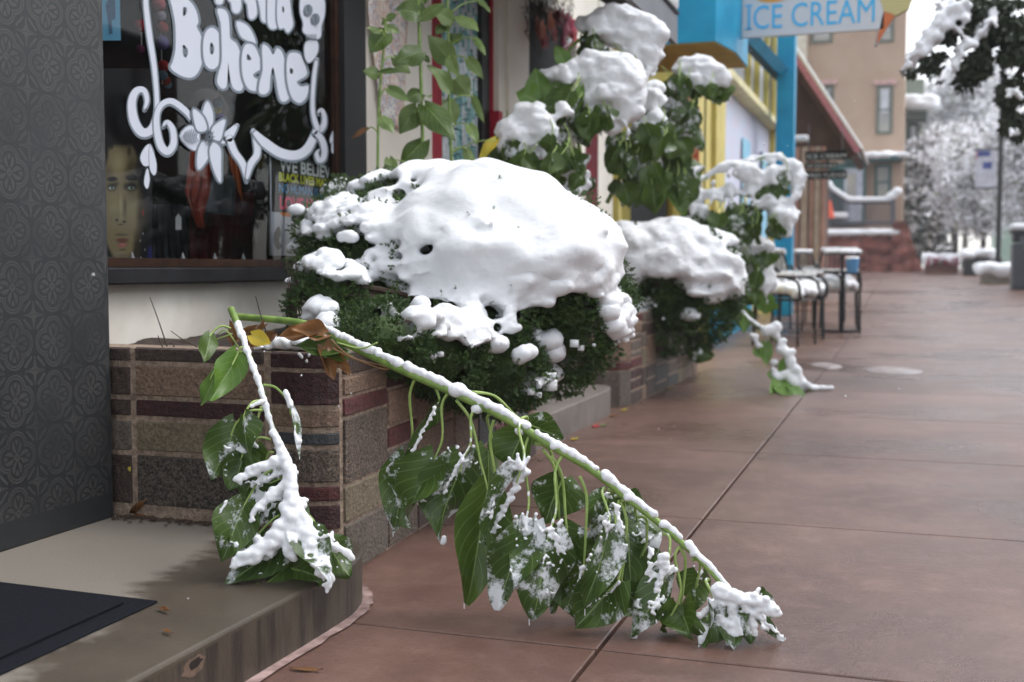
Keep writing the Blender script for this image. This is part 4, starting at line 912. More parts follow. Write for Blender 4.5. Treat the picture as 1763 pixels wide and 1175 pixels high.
mb=MB(); x0_,z0_=bq(1428,388); x1_,z1_=bq(1492,283); mb.box(x0_,x1_,Yb-.5,Yb-.1,z0_,z1_); mb.build('porch_frame','trim_teal',tb)
mb=MB(); x0_,z0_=bq(1452,386,Yb-.5); x1_,z1_=bq(1486,290,Yb-.5); mb.box(x0_,x1_,Yb-.56,Yb-.501,z0_,z1_); mb.build('door','door_white',tb)
mb=MB(); x0_,z0_=bq(1458,350,Yb-.56); x1_,z1_=bq(1474,300,Yb-.56); mb.box(x0_,x1_,Yb-.6,Yb-.561,z0_,z1_); mb.build('door_pane','win_glass',tb)
x0_,z0_=bq(1456,282);x1_,z1_=bq(1556,264); mb=MB(); mb.box(x0_,x1_,Yb-1,Yb-.01,z0_,z0_+.12); mb.build('porch_roof','trim_teal',tb)
rr=random.Random(9); sp=[(rr.uniform(x0_,x1_),Yb-rr.uniform(.1,1),z0_+.14+rr.uniform(0,.10),.24,.24,.11) for _ in range(60)]; snow('snow_cap',sp,.06,tb)
# terrace wall of red rock
Yr=38.; zr=gz(Yr)
tw=thing('rock_wall','rough red sandstone terrace wall with a line of snow on top, below the tan building','wall',(0,Yr,zr))
a=bq(1425,470,Yr);b_=bq(1548,402,Yr); mb=MB(); nn=30; V=[]
e_=bq(1592,466,Yr)[0]
def rockface(x0_,x1_,z0_,z1_,Y,seed,taper=0):
    nu,nv_=26,14; V=[]
    for j in range(nv_+1):
        for i in range(nu+1):
            s=i/nu;t=j/nv_; X=x0_+(x1_-x0_)*s*(1-taper*t); V.append((X,Y-.25*mnoise.noise((X*1.6+seed,t*4,seed))-.12*round(3*mnoise.noise((X*3,t*5,seed+4)))*.4,z0_+(z1_-z0_)*t))
    return V,[(j*(nu+1)+i,j*(nu+1)+i+1,(j+1)*(nu+1)+i+1,(j+1)*(nu+1)+i) for j in range(nv_) for i in range(nu)]
V,Fc=rockface(-5.5,b_[0],zr-.1,b_[1],Yr,1); mb.add(V,Fc); V,Fc=rockface(b_[0]-.2,e_,zr-.1,b_[1]+.35,Yr-.35,7,.62); mb.add(V,Fc); mb.box(-5.5,b_[0]-.05,Yr+.3,Yr+3.5,zr-.1,b_[1]-.02); mb.box(b_[0]-.2,b_[0]+.3,Yr-.05,Yr+2,zr-.1,b_[1]+.2)
mb.build('stonework','red_rock',tw); 
sp=[(x,Yr+rr.uniform(-.1,.5),b_[1]+.03,.26,.26,.13) for x in np.arange(-5.2,b_[0],.16)]; snow('snow_cap',sp,.05,tw)
rl=thing('railing','snow covered terrace railing in front of the white porch door','railing',(-1.5,Yr,b_[1])); 
def rp(x,y): q=at(x,y,Y=Yr+.2); return q
mb=MB(); top=[rp(1428,327),rp(1462,349),rp(1535,349)]; bot=[rp(1428,392),rp(1462,392),rp(1535,392)]
mb.tube(top,.05,6); mb.tube([q+[0,0,.15] for q in bot],.05,6)
for s in np.linspace(0,1,26):
    t_=top[0]*(1-s*2)+top[1]*s*2 if s<.5 else top[1]*(2-2*s)+top[2]*(2*s-1); u_=bot[0]*(1-s*2)+bot[1]*s*2 if s<.5 else bot[1]*(2-2*s)+bot[2]*(2*s-1); mb.tube([t_,u_],.018,4)
for q,w_ in((rp(1428,320),rp(1428,392)),(rp(1537,335),rp(1537,392))): mb.tube([q,w_],.09,6)
mb.build('bars','rail_metal',rl)
sp=[]
for s in np.linspace(0,1,60): 
    t_=top[0]*(1-s*2)+top[1]*s*2 if s<.5 else top[1]*(2-2*s)+top[2]*(2*s-1); sp.append((*(t_+[0,0,.1]),.085,.085,.09))
for x,y in((1425,318),(1535,338),(1545,330)): sp.append((*rp(x,y),.16,.16,.15))
for x in np.linspace(1420,1454,14): sp.append((*rp(x,371),.15,.15,.1))
snow('snow_cap',sp,.05,rl)
mb=MB(); q=at(1428,362,Y=Yr-.3); mb.cyl(q[:2],.16,q[2]-.25,q[2]+.3,12,0,.04); tag(mb.build('orange_ornament','orange_bit'),'small orange cone ornament on the snowy terrace rail','ornament')
# green trimmed house next door
Yh=52.
gh=thing('green_house','sage and dark green house with snowy eaves, right of the tan building','building',(1,Yh,gz(Yh)))
x0_,_=bq(1556,200,Yh);x1_,zw0=bq(1588,300,Yh); mb=MB(); mb.box(x0_-3,x1_,Yh,Yh+6,.5,bq(1588,136,Yh)[1]); mb.build('wall','green_wall',gh)
mb=MB(); a=bq(1556,208,Yh-.3);b_=bq(1596,194,Yh-.3); mb.box(x0_-2,b_[0],Yh-1,Yh+1,a[1],b_[1]); mb.build('trim','green_trim',gh); mb=MB(); a=bq(1556,345,Yh-.3);b_=bq(1594,318,Yh-.3);mb.box(x0_-2,b_[0],Yh-1,Yh+1,a[1],b_[1]-.2); mb.build('trim','green_trim',gh)
winp(1562,1583,212,282,gh,'green_trim',Yh,'curtain_white',False,.12)
sp=[(rr.uniform(x0_-.5,b_[0]+.1),Yh-rr.uniform(-.5,1),bq(1580,190,Yh)[1]+rr.uniform(0,.35),.45,.6,.22) for _ in range(60)]+[(rr.uniform(x0_-.5,b_[0]),Yh-rr.uniform(-.5,1),bq(1580,316,Yh)[1],.4,.4,.2) for _ in range(30)]; snow('snow_cap',sp,.09,gh)
# pale green house far right, and buildings across the street
Yf=70.; ph=thing('pale_green_house','pale green house behind the snowy trees at the far right','building',(8,Yf,gz(Yf))); a=bq(1722,455,Yf); mb=MB(); mb.box(a[0],a[0]+14,Yf,Yf+8,.5,bq(1722,330,Yf)[1]); P('pale_green',(176,200,182)); mb.build('wall','pale_green',ph)
mb=MB(); b_=bq(1722,330,Yf); mb.prism([(a[0]-.5,b_[1]),(a[0]+14.5,b_[1]),(a[0]+7,b_[1]+4)],'y',Yf-.5,Yf+8.5); mb.build('roof','snow',ph)
for k_ in range(4): 
    mb=MB(); mb.box(a[0]+1+k_*2,a[0]+2+k_*2,Yf-.05,Yf+.01,2.2,3.8); mb.build('window','win_glass',ph)
P('brick_far',(116,78,64),c2=lin((96,64,54)),scale=2); P('stone_far',(136,126,112),scale=2); P('dk_far',(70,66,64),scale=2)
for i,(y0_,y1_,h_,m_,lb) in enumerate([(-14,-3,7.5,'stone_far','grey stone commercial building across the street'),(-2.8,7,6.5,'brick_far','brown brick two-storey building across the street'),(7.2,16,7.8,'dk_far','dark painted commercial building across the street'),(16.3,27,6.2,'brick_far','low brick shop building across the street')]):
    t=thing('street_building',lb,'building',(14.5,(y0_+y1_)/2,0)); mb=MB(); mb.box(14.5,22,y0_,y1_,0,h_); mb.build('wall',m_,t)
    mb=MB(); mb.box(14.3,22.1,y0_-.1,y1_+.1,h_,h_+.3); mb.build('cornice','dk_far',t); mb=MB(); mb.box(14.4,22,y0_,y1_,h_+.301,h_+.42); mb.build('snow_cap','snow',t)
    n_=int((y1_-y0_)/2.4)
    for k_ in range(n_):
        for zz,hz in((.7,2.0),(4.0,1.6)): 
            mb=MB(); ya_=y0_+.6+k_*2.4; mb.box(14.44,14.51,ya_,ya_+1.5,zz,zz+hz); mb.build('window','dark_window',t)
struct(mk('far_pavement',[(12.5,-20,.1),(14.5,-20,.1),(14.5,60,.75),(12.5,60,.75)],[(0,1,2,3)],'slab'))
# ---------------- foliage helpers ----------------
def unit(v): v=np.asarray(v,float); return v/(np.linalg.norm(v)+1e-12)
def leafgeo(base,tip,width,face,fold=.25,curl=.1,wave=.05,seed=0,nu=12,nv=8,lobe=.14,twist=0):
    base=np.asarray(base,float);tip=np.asarray(tip,float); L=np.linalg.norm(tip-base); a=(tip-base)/L
    n=unit(np.asarray(face,float)-np.dot(face,a)*a); s=np.cross(a,n); V=[];UV=[]
    s0,n0=s,n
    for i in range(nu+1):
        t=i/nu; ca,sa=math.cos(twist*t),math.sin(twist*t); s=s0*ca+n0*sa; n=n0*ca-s0*sa; w=min(1,((t+.03)/.33)**.55)*(1-max(0,(t-.28)/.72)**1.7)
        w=max(w,.012)
        for j in range(nv+1):
            v=-1+2*j/nv; av=abs(v); tt=t-lobe*av**1.6*max(0,1-t*2.2)
            z=fold*width*.5*av*w*(1) - curl*L*(4*t*(1-t)) *.6 - curl*L*t*t*.5 + wave*width*math.sin(t*9+seed*1.7+v*1.3)*av + .02*width*mnoise.noise((t*3+seed,v*2,seed))
            V.append(base+a*tt*L+s*v*w*width*.5*(1-.12*fold)+n*z); UV.append((t,(v+1)/2))
    Fc=[(i*(nv+1)+j,i*(nv+1)+j+1,(i+1)*(nv+1)+j+1,(i+1)*(nv+1)+j) for i in range(nu) for j in range(nv)]
    return np.array(V),np.array(Fc),np.array(UV)
def addleaf(parent,base,tip,width,face,mat,label=None,**k):
    V,Fc,UV=leafgeo(base,tip,width,face,**k); o=mk('leaf',V,Fc,mat,parent,None,True,UV,label); return o,V
def snow_on(V,density,r,rs,thr=.1,fr=9,jit=.004,top=None):
    """small snow clumps on a leaf: V grid points, kept where noise > thr"""
    out=[]
    for i in range(int(density)):
        k_=rs.randrange(len(V)-1); a=V[k_];b=V[k_+1]; c=V[(k_+11)%len(V)]
        if np.linalg.norm(a-b)>.03: b=a
        if np.linalg.norm(a-c)>.03: c=a
        u=rs.random();v=rs.random(); p=a+(b-a)*u+(c-a)*v
        nz=mnoise.noise(tuple(p*fr*2.6))+.30*mnoise.noise(tuple(p*90))
        if nz>thr: 
            q=r*rs.uniform(.75,1.05)*min(1,.45+(nz-thr)*4); out.append((p[0],p[1],p[2],q,q,q))
    return out
camdir=-fw
def chain(sp,pts,r0,r1,DF,rs,n=7,jit=.35):
    p=cr(pts,n)
    for i,(x,y) in enumerate(p):
        u=i/(len(p)-1); D=DF(x,y) if callable(DF) else DF; r=(r0+(r1-r0)*u)*D/2004
        for _ in range(3):
            q=r*rs.uniform(.55,.95); sp.append((*at(x+rs.gauss(0,r0*jit),y+rs.gauss(0,r0*jit),D=D+rs.uniform(-.4,.4)*r),q,q,q*.9))
def sunflower_near():
    t=thing('broken_sunflower','large snapped sunflower arching from the stone planter down to the pavement, snow along its stem','sunflower',tuple(at(1340,1100,Z=0)))
    sx_=[400,415,515,560,640,700,790,870,950,1020,1080,1140,1190,1230,1262,1300,1335]
    sy_=[542,546,556,574,612,640,680,720,768,810,858,905,950,990,1030,1062,1092]
    dd_=np.interp(sx_,[400,560,700,1000,1340],[2.86,2.74,2.55,2.43,2.34])
    P_=np.array([at(x,y,D=d) for x,y,d in zip(sx_,sy_,dd_)]); path=cr(P_,6)
    rad=np.interp(np.linspace(0,1,len(path)),[0,.1,.3,.7,1],[.0085,.009,.0105,.007,.004])
    mb=MB(); mb.tube(path,rad,10); mb.build('stem','stem_green',t,smooth=True)
    rs=random.Random(2); sp=[]
    # snow lying along the upper side of the stem
    for i in range(len(path)-1):
        sfrac=i/len(path)
        if sfrac<.17: continue
        for q in range(5):
            p=path[i]*(1-q/5)+path[i+1]*q/5; r=(rad[i]*rs.uniform(.7,1.0)+.0012)*(1+.55*mnoise.noise((sfrac*32,0,9))+.35*mnoise.noise((sfrac*140,0,2)))
            if mnoise.noise((sfrac*38,0,3))<-.33: continue
            sp.append((p[0]+rs.gauss(0,.0015),p[1]+rs.gauss(0,.0015),p[2]+rad[i]*.8+rs.uniform(0,.006),r,r,r*.95))
    for x,y,k_ in ((788,672,.022),(755,655,.014),(822,704,.015),(955,768,.013),(1082,856,.013),(1142,903,.012),(1195,952,.011),(690,632,.012),(895,742,.013),(1290,1030,.016),(1310,1040,.018),(1275,1045,.018),(1320,1050,.016),(1255,1050,.014)):
        p=at(x,y,D=float(np.interp(x,[560,700,1000,1340],[2.74,2.55,2.43,2.34]))); sp.append((*p,k_,k_,k_*.8))
    # (attach, base, tip, width px, snow amount, mode, depth shift, facing twist)
    LV=[((715,651),(701,787),(677,915),60,.35,0,.05,.2),((755,656),(750,700),(706,795),32,.4,0,.0,1.0),((773,675),(750,787),(708,912),84,.3,0,.0,-.1),
    ((825,700),(797,790),(764,937),84,1.2,1,-.02,.15),((785,689),(839,843),(799,1038),84,.15,0,-.01,0.1),((850,724),(848,872),(872,985),66,.15,0,.03,-.4),
    ((846,712),(841,775),(828,880),60,.1,0,.06,.3),((813,675),(909,730),(972,757),50,.4,0,.05,.1),((896,722),(902,742),(878,812),72,.1,0,.06,-.2),
    ((900,726),(897,808),(850,946),46,1.6,1,-.05,.9),((909,754),(904,904),(865,1052),76,1.3,1,-.03,.2),((921,764),(967,825),(940,902),82,.35,1,.05,.1),
    ((968,785),(946,916),(911,1066),86,1.3,1,-.04,-.1),((949,785),(977,932),(944,1058),56,.6,1,.0,.5),((935,775),(965,905),(1003,985),62,.6,1,.05,-.2),
    ((998,820),(1005,974),(1000,1072),92,.35,0,.0,.3),((1042,839),(1045,911),(1007,1049),56,1.5,1,-.04,.6),((1047,845),(1047,853),(1030,935),80,1.0,1,.06,-.1),
    ((1058,855),(1075,880),(1089,1010),92,.9,1,.04,.2),((1066,862),(1064,1000),(985,1083),84,.5,0,-.03,.0),((1068,865),(1070,1006),(1108,1062),70,.3,0,.0,-.3),
    ((1098,890),(1113,935),(1085,1023),66,.9,1,.03,.4),((1063,850),(1073,862),(1112,873),36,.3,0,.06,0),((1070,862),(1100,905),(1118,965),50,.4,1,.06,-.4),
    ((1141,918),(1148,985),(1090,1098),50,1.6,1,-.03,.7),((1169,942),(1166,1040),(1140,1088),90,.25,0,-.01,.2),((1169,942),(1172,1045),(1196,1104),60,.25,0,.01,-.3),
    ((1192,965),(1203,988),(1193,1056),46,.6,1,.03,.3),((1220,998),(1225,1044),(1203,1112),50,1.4,1,-.03,.3),((1250,1020),(1262,1040),(1260,1117),50,2.4,1,-.03,.0),
    ((1265,1030),(1275,1040),(1293,1110),44,2.2,1,.0,.3),((1285,1048),(1292,1040),(1337,1056),56,1.4,1,.02,.1),((1290,1052),(1305,1062),(1352,1100),18,1.8,1,-.01,.2),((1250,1020),(1240,1050),(1215,1100),44,1.9,1,.02,-.2)]
    for n_,(at_,b_,tp,wpx,sn,md,ds,tw) in enumerate(LV):
        D0=float(np.interp(at_[0],[560,700,1000,1340],[2.74,2.55,2.43,2.34])); D=D0+ds*1.3
        def clampD(x,y,d):
            p=at(x,y,D=d)
            return p if p[2]>.004 else at(x,y,Z=.005)
        A_=at(*at_,D=D0); B_=clampD(*b_,D); T2=clampD(*tp,D+.01*math.sin(n_))
        face=unit(camdir+rt*tw*1.2+np.array([0,0,.25])); wd=wpx*D/2004*1.3
        mat='leaf' if sn<.3 else ('leaf_frost' if sn<.8 else 'leaf_heavy_frost')
        ax=unit(T2-B_)
        o,V=addleaf(t,B_,T2,wd,face,mat,fold=(.62 if n_%3 else -.5)*(1+.4*abs(tw)),curl=(.2 if n_%2 else -.14),wave=.11,seed=n_,nu=18,nv=10,twist=1.1*math.sin(n_*2.3))
        # petiole
        m1=A_+(B_-A_)*.3+np.array([0,0,.012])+rt*.012*(1 if B_@rt>A_@rt else -.6); m2=A_+(B_-A_)*.7+rt*.006
        pp=cr([A_,m1,m2,B_,B_+ax*.03],5); mb=MB(); mb.tube(pp,np.linspace(.0036,.002,len(pp)),6); mb.build('petiole','petiole',o,smooth=True)

        if sn>.85:
            for i in range(len(pp)-6):
                for u in (0,.2,.4,.6,.8): q=pp[i]*(1-u)+pp[i+1]*u; r=.0030+.0016*mnoise.noise((i+u,n_,2)); sp.append((q[0],q[1],q[2]+.0015,r,r,r))
        Vf=V+unit(face)*.002
        # clumps: heavier toward the leaf base and on noise patches
        Vu=V[:len(V)*2//3] if md==1 else V
        if sn>.25: sp+=snow_on(Vu+unit(face)*.0015,90*sn,.0030 if sn<.8 else .0044,rs,thr=.40-.17*min(sn,2))
        if sn>.25:
            for q in V[:22]:
                if rs.random()<.35*min(sn,1.6): r=rs.uniform(.003,.005)*min(1.5,.7+sn*.4); sp.append((q[0],q[1],q[2]+.002,r,r,r))
        # icy drip at the tip
        if n_%4==0: 
            for k_ in range(4): sp.append((T2[0],T2[1],max(T2[2]-.004*k_,.003),.0028,.0028,.004))
    DF=lambda x,y: float(np.interp(x,[560,700,1000,1340],[2.74,2.55,2.43,2.34]))-.05
    for pts,r0,r1 in [([(1235,1018),(1270,1030),(1310,1040),(1335,1055)],13,9),([(1262,1040),(1260,1075),(1258,1112)],9,5),([(1285,1045),(1295,1070),(1300,1092)],8,5),([(1300,1055),(1325,1078),(1348,1098)],5,3),([(1205,1062),(1225,1045),(1245,1032)],5,7),([(1210,1102),(1225,1088),(1238,1070)],8,5),([(1240,1060),(1250,1085)],8,6),
        ([(905,812),(893,828),(868,875),(850,915)],9,4),([(887,925),(875,960),(868,990)],10,6),([(946,918),(962,940),(935,962)],10,6),([(912,1046),(920,1062)],6,3),([(1045,912),(1035,940),(1012,965)],8,4),([(1143,960),(1140,990),(1118,1050),(1090,1096)],9,5),([(795,792),(780,815),(765,850)],5,3),([(1066,1002),(1050,1020),(1010,1045)],4,2),([(977,930),(960,985)],4,3),([(1120,945),(1118,985)],5,4),([(750,702),(730,740),(712,775)],4,4),([(765,925),(762,936)],5,3),([(1040,920),(1062,935)],6,4),([(1060,870),(1068,905)],6,4),([(1003,975),(992,1020)],5,3)]: chain(sp,pts,r0,r1,DF,rs)
    snow('snow',sp,.0023,t,smooth=2,amp=.0030,tsz=.012,ws=lambda co:np.full(len(co),.045))
    # dried brown leaves where the stem leaves the planter
    for (b_,tp,wpx,mt,tw) in [((560,575),(500,560),34,'leaf_brown',.3),((540,572),(478,575),30,'leaf_brown',-.3),((556,590),(578,652),30,'leaf_brown',.5),((572,600),(600,645),22,'leaf_brown',-.5),((592,600),(505,590),36,'leaf',.1),((600,612),(560,612),22,'leaf',.2)]:
        o,V=addleaf(t,at(*b_,D=2.70),at(*tp,D=2.66),wpx*2.7/2004*1.2,unit(camdir+rt*tw+np.array([0,0,.5])),mt,'curled brown dried leaf' if mt=='leaf_brown' else None,fold=.8,curl=.25,wave=.15,seed=b_[0])
    for path_ in ([(572,600),(610,618),(650,628),(690,640)],[(580,590),(620,600),(650,590)],[(570,585),(600,612),(660,636),(680,628)]):
        mb=MB(); mb.tube(cr([at(x,y,D=2.62) for x,y in path_],5),.0022,6); mb.build('petiole','leaf_brown' if path_[0][0]!=580 else 'petiole',t,smooth=True)
    return t
sunflower_near()
def sunflower_left():
    t=thing('broken_sunflower','smaller snapped sunflower hanging over the planter front onto the doorstep','sunflower',tuple(at(520,1000,Z=.116)))
    sx_=[398,412,425,450,470,495,510,530,556]; sy_=[533,566,603,672,740,800,862,925,985]; dd=np.interp(sy_,[533,600,700,985],[2.70,2.58,2.48,2.36])
    path=cr([at(x,y,D=d) for x,y,d in zip(sx_,sy_,dd)],7); rad=np.interp(np.linspace(0,1,len(path)),[0,.2,1],[.0085,.0065,.004])
    mb=MB(); mb.tube(path,rad,10); mb.build('stem','stem_green',t,smooth=True)
    rs=random.Random(6); sp=[]
    def DD(y): return float(np.interp(y,[533,600,700,985],[2.70,2.58,2.48,2.36]))
    for i in range(len(path)-1):
        if i<6: continue
        for q in range(5):
            p=path[i]*(1-q/5)+path[i+1]*q/5; r=(rad[i]*rs.uniform(.8,1.2)+.002)*(1+.5*mnoise.noise((i*.7,q*.1,5))); sp.append((p[0]+rs.gauss(0,.002)-camdir[0]*-.003,p[1]-.004,p[2]+.004,r*.8,r*.8,r*.8))
    LV=[((397,566),(363,576),(350,628),26,0,.3),((422,603),(408,612),(370,690),48,.2,.1),((420,605),(371,636),(342,694),34,.1,-.1),((454,663),(496,692),(516,796),14,1.6,1.6),
    ((452,707),(407,729),(366,826),68,.5,.0),((450,700),(437,766),(425,822),44,.2,.3),((448,690),(420,717),(437,796),42,.3,-.3),((466,757),(424,771),(392,842),62,.7,.1),((471,780),(455,800),(420,860),66,.4,.1),
    ((471,806),(422,868),(381,968),66,.3,.0),((490,815),(486,822),(405,862),60,1.5,.2),((500,840),(486,850),(415,905),56,1.4,.1),((505,880),(440,925),(404,968),56,.6,.3),((525,915),(500,925),(382,1005),62,1.0,.0),((525,920),(520,955),(440,1004),60,.2,.1),
    ((516,900),(516,908),(567,1012),52,1.8,.2),((516,875),(560,934),(606,990),56,.6,-.1),((530,930),(500,975),(560,1003),50,.2,.0),((505,850),(510,860),(470,930),50,1.2,-.2)]
    for n_,(a_,b_,tp,wpx,sn,tw) in enumerate(LV):
        A_=at(*a_,D=DD(a_[1])); B_=at(*b_,D=DD(b_[1])-.02+.02*(n_%3)); T2=at(*tp,D=DD(tp[1])-.02+.02*(n_%3))
        if T2[2]<.12: T2=at(*tp,Z=.122)
        face=unit(camdir+rt*tw*1.2+np.array([0,0,.3])); mat='leaf' if sn<.3 else('leaf_frost' if sn<1 else 'leaf_heavy_frost')
        if n_ in(1,2): mat='leaf_bright'
        o,V=addleaf(t,B_,T2,wpx*2.45/2004*1.3,face,mat,fold=.5 if n_%2 else -.4,curl=.18 if n_%3 else -.12,wave=.1,seed=n_+40,nu=18,nv=10,twist=.9*math.sin(n_*1.7))
        mid=(A_+B_)/2+np.array([0,0,.012]); pp=cr([A_,mid,B_,B_+unit(T2-B_)*.03],6); mb=MB(); mb.tube(pp,np.linspace(.003,.0018,len(pp)),6); mb.build('petiole','petiole',o,smooth=True)
        if sn>.25: sp+=snow_on(V[:len(V)*3//4]+face*.0015,90*sn,.0042,rs,thr=.30-.18*min(sn,2))
        if sn>=.6:
            for q in V[:30]:
                if rs.random()<.3: r=rs.uniform(.004,.008); sp.append((q[0],q[1],q[2]+.003,r,r,r))
    for x,y,r in [(505,870,13),(515,900,18),(498,915,16),(470,945,14),(455,955,12),(440,958,12),(485,930,15),(530,930,16),(545,950,14),(555,975,12),(562,990,9),(500,945,14),(525,905,14),(540,920,12),(460,825,8),(445,830,7),(480,850,9),(450,875,8),(495,800,10),(500,820,11),(480,770,7),(580,945,8),(590,955,7),(570,938,8),(445,600,5),(475,815,9),(432,835,6)]:
        D=DD(y)-.035; r*=D/2004
        for _ in range(9): q=r*rs.uniform(.35,.75); sp.append((*(at(x+rs.gauss(0,5),y+rs.gauss(0,5),D=D+rs.uniform(-.01,.02))),q,q,q*.9))
    DL=lambda x,y: DD(y)-.05
    for pts,r0,r1 in [([(470,742),(485,775),(497,810),(505,860),(505,895)],7,17),([(503,880),(480,918),(448,945),(418,962)],16,10),([(505,880),(528,925),(548,965),(565,1008)],17,6),([(502,895),(500,930),(498,952)],14,9),([(482,790),(455,805),(430,812),(408,826)],10,6),([(495,832),(468,852),(448,872),(432,896)],9,5),([(562,936),(588,946),(605,960)],6,7),([(392,862),(378,885)],4,3),([(455,690),(432,700)],5,4),([(470,925),(440,955),(400,975)],12,5)]: chain(sp,pts,r0,r1,DL,rs)
    snow('snow',sp,.0024,t,smooth=2,amp=.0034,tsz=.012,ws=lambda co:np.full(len(co),.10))
    o,V=addleaf(t,at(433,577,D=2.6),at(466,592,D=2.58),26*2.6/2004*1.2,unit(camdir+np.array([0,0,.3])),'leaf_yellow',"yellowing leaf",seed=3)
    for b_,tp in (((440,565),(400,590)),((455,560),(415,600)),((400,555),(395,600)),((470,575),(430,600))):
        addleaf(t,at(*b_,D=2.68),at(*tp,D=2.66),.03,unit(camdir+rt*rs.uniform(-1,1)),'leaf_brown','withered brown leaf',fold=.9,curl=.3,wave=.2,seed=b_[0])
    for path_ in ([(400,575),(360,590),(352,600)],[(412,600),(390,570),(375,575)]):
        mb=MB(); mb.tube(cr([at(x,y,D=2.62) for x,y in path_],5),.0018,6); mb.build('petiole','petiole',t,smooth=True)
sunflower_left()
# snow lying on the planter corner
rs=random.Random(12)
sp=[]
for i in range(160):
    x=rs.uniform(438,552); y=594+rs.uniform(-7,6)-(x-438)*.02; p=at(x,y,Y=2.52+rs.uniform(-.03,.06)); r=rs.uniform(.010,.017); sp.append((p[0],p[1],max(p[2],.556),r,r,r*.8))
for x,y in ((520,615),(528,622),(515,610),(532,612)): p=at(x,y,Y=2.45); sp.append((*p,.005,.004,.006))
tag(snow('snow_patch',sp,.0035,None,smooth=2,amp=.004,tsz=.015),'strip of snow lying on the near corner of the stone planter','snow')
# upright sunflowers behind the big bush
K2=.34043
def upright(label,stem,D,leaves,thick):
    t=thing('sunflower',label,'sunflower',tuple(at(stem[0][0],stem[0][1]+70,D=D)),'upright sunflowers by the cream wall')
    pts=[(stem[0][0]-2,stem[0][1]+150)]+stem; path=cr([at(x,y,D=D) for x,y in pts],5); mb=MB(); mb.tube(path,np.linspace(thick,thick*.7,len(path)),8); mb.build('stem','stem_green',t,smooth=True)
    for n_,l in enumerate(leaves):
        (b_,tp,wpx,mt)=l[:4]; b2=(580+b_[0]*K2,b_[1]*K2); t2=(580+tp[0]*K2,tp[1]*K2); ds=.06*math.sin(n_*2.1)
        B_=at(*b2,D=D-ds); T2=at(*t2,D=D-ds*1.6-.02); f=unit(camdir+rt*math.sin(n_*1.9)*.5+np.array([0,0,.35+.4*math.sin(n_*3.3)]))
        o,V=addleaf(t,B_,T2,wpx*K2*D/2004*1.15,f,mt,fold=-.22 if n_%2 else .2,curl=-.12,wave=.05,seed=n_+int(stem[0][0]))
        # petiole to the nearest stem point
        j=np.argmin([abs(pr(q)[1][0]-b2[1]-14) for q in path]); A_=path[j]; pp=cr([A_,(A_+B_)/2+np.array([0,0,.015]),B_],5); mb=MB(); mb.tube(pp,.0026,6); mb.build('petiole','petiole',o,smooth=True)
    return t
G,Pl,Br,Ye='leaf','leaf_pale','leaf_brown','leaf_yellow'
upright('slender pale sunflower stalk nearest the black window frame',[(650,300),(652,190),(658,110),(664,45)],4.25,[((250,170),(170,275),118,G),((215,160),(145,145),34,Pl),((252,140),(318,170),50,Pl),((210,375),(130,362),62,Pl),((215,370),(368,382),44,G),((290,295),(372,375),56,Pl),((262,450),(368,520),62,Pl),((228,595),(285,682),66,Pl),((152,655),(75,708),34,Br),((255,95),(305,75),40,Pl),((240,110),(212,88),24,Pl),((250,100),(225,130),22,Pl)],.006)
upright('tall thick sunflower stalk in the middle, with large dark leaves',[(728,300),(726,180),(722,60),(719,-40)],4.4,[((432,75),(292,55),135,G),((425,260),(288,320),105,G),((440,285),(470,320),30,G),((425,470),(345,510),85,G),((440,490),(470,500),60,Pl),((405,545),(318,680),112,Pl),((395,575),(405,640),50,G),((445,535),(600,725),120,G),((450,560),(530,640),80,Pl),((440,715),(318,860),112,G),((265,805),(292,915),60,Pl),((420,840),(370,880),40,Br),((440,10),(500,-40),70,G),((430,90),(560,20),60,Pl)],.0085)
upright('leafy pale sunflower stalk in front of the bead curtain',[(778,310),(774,200),(772,80),(770,-40)],4.55,[((580,110),(480,60),90,Pl),((620,85),(718,172),80,Pl),((575,215),(640,178),72,G),((578,310),(460,180),105,Pl),((568,460),(452,335),100,Pl),((600,400),(672,490),105,Pl),((665,300),(742,405),60,Pl),((700,195),(752,290),38,Pl),((555,510),(595,640),90,Pl),((690,490),(752,628),40,Pl),((668,635),(712,742),55,Pl),((655,755),(690,895),55,Pl),((805,708),(722,835),66,Ye),((775,820),(725,900),50,Pl),((715,5),(775,70),40,Pl),((540,130),(500,180),50,G),((570,300),(620,400),60,Pl)],.007)
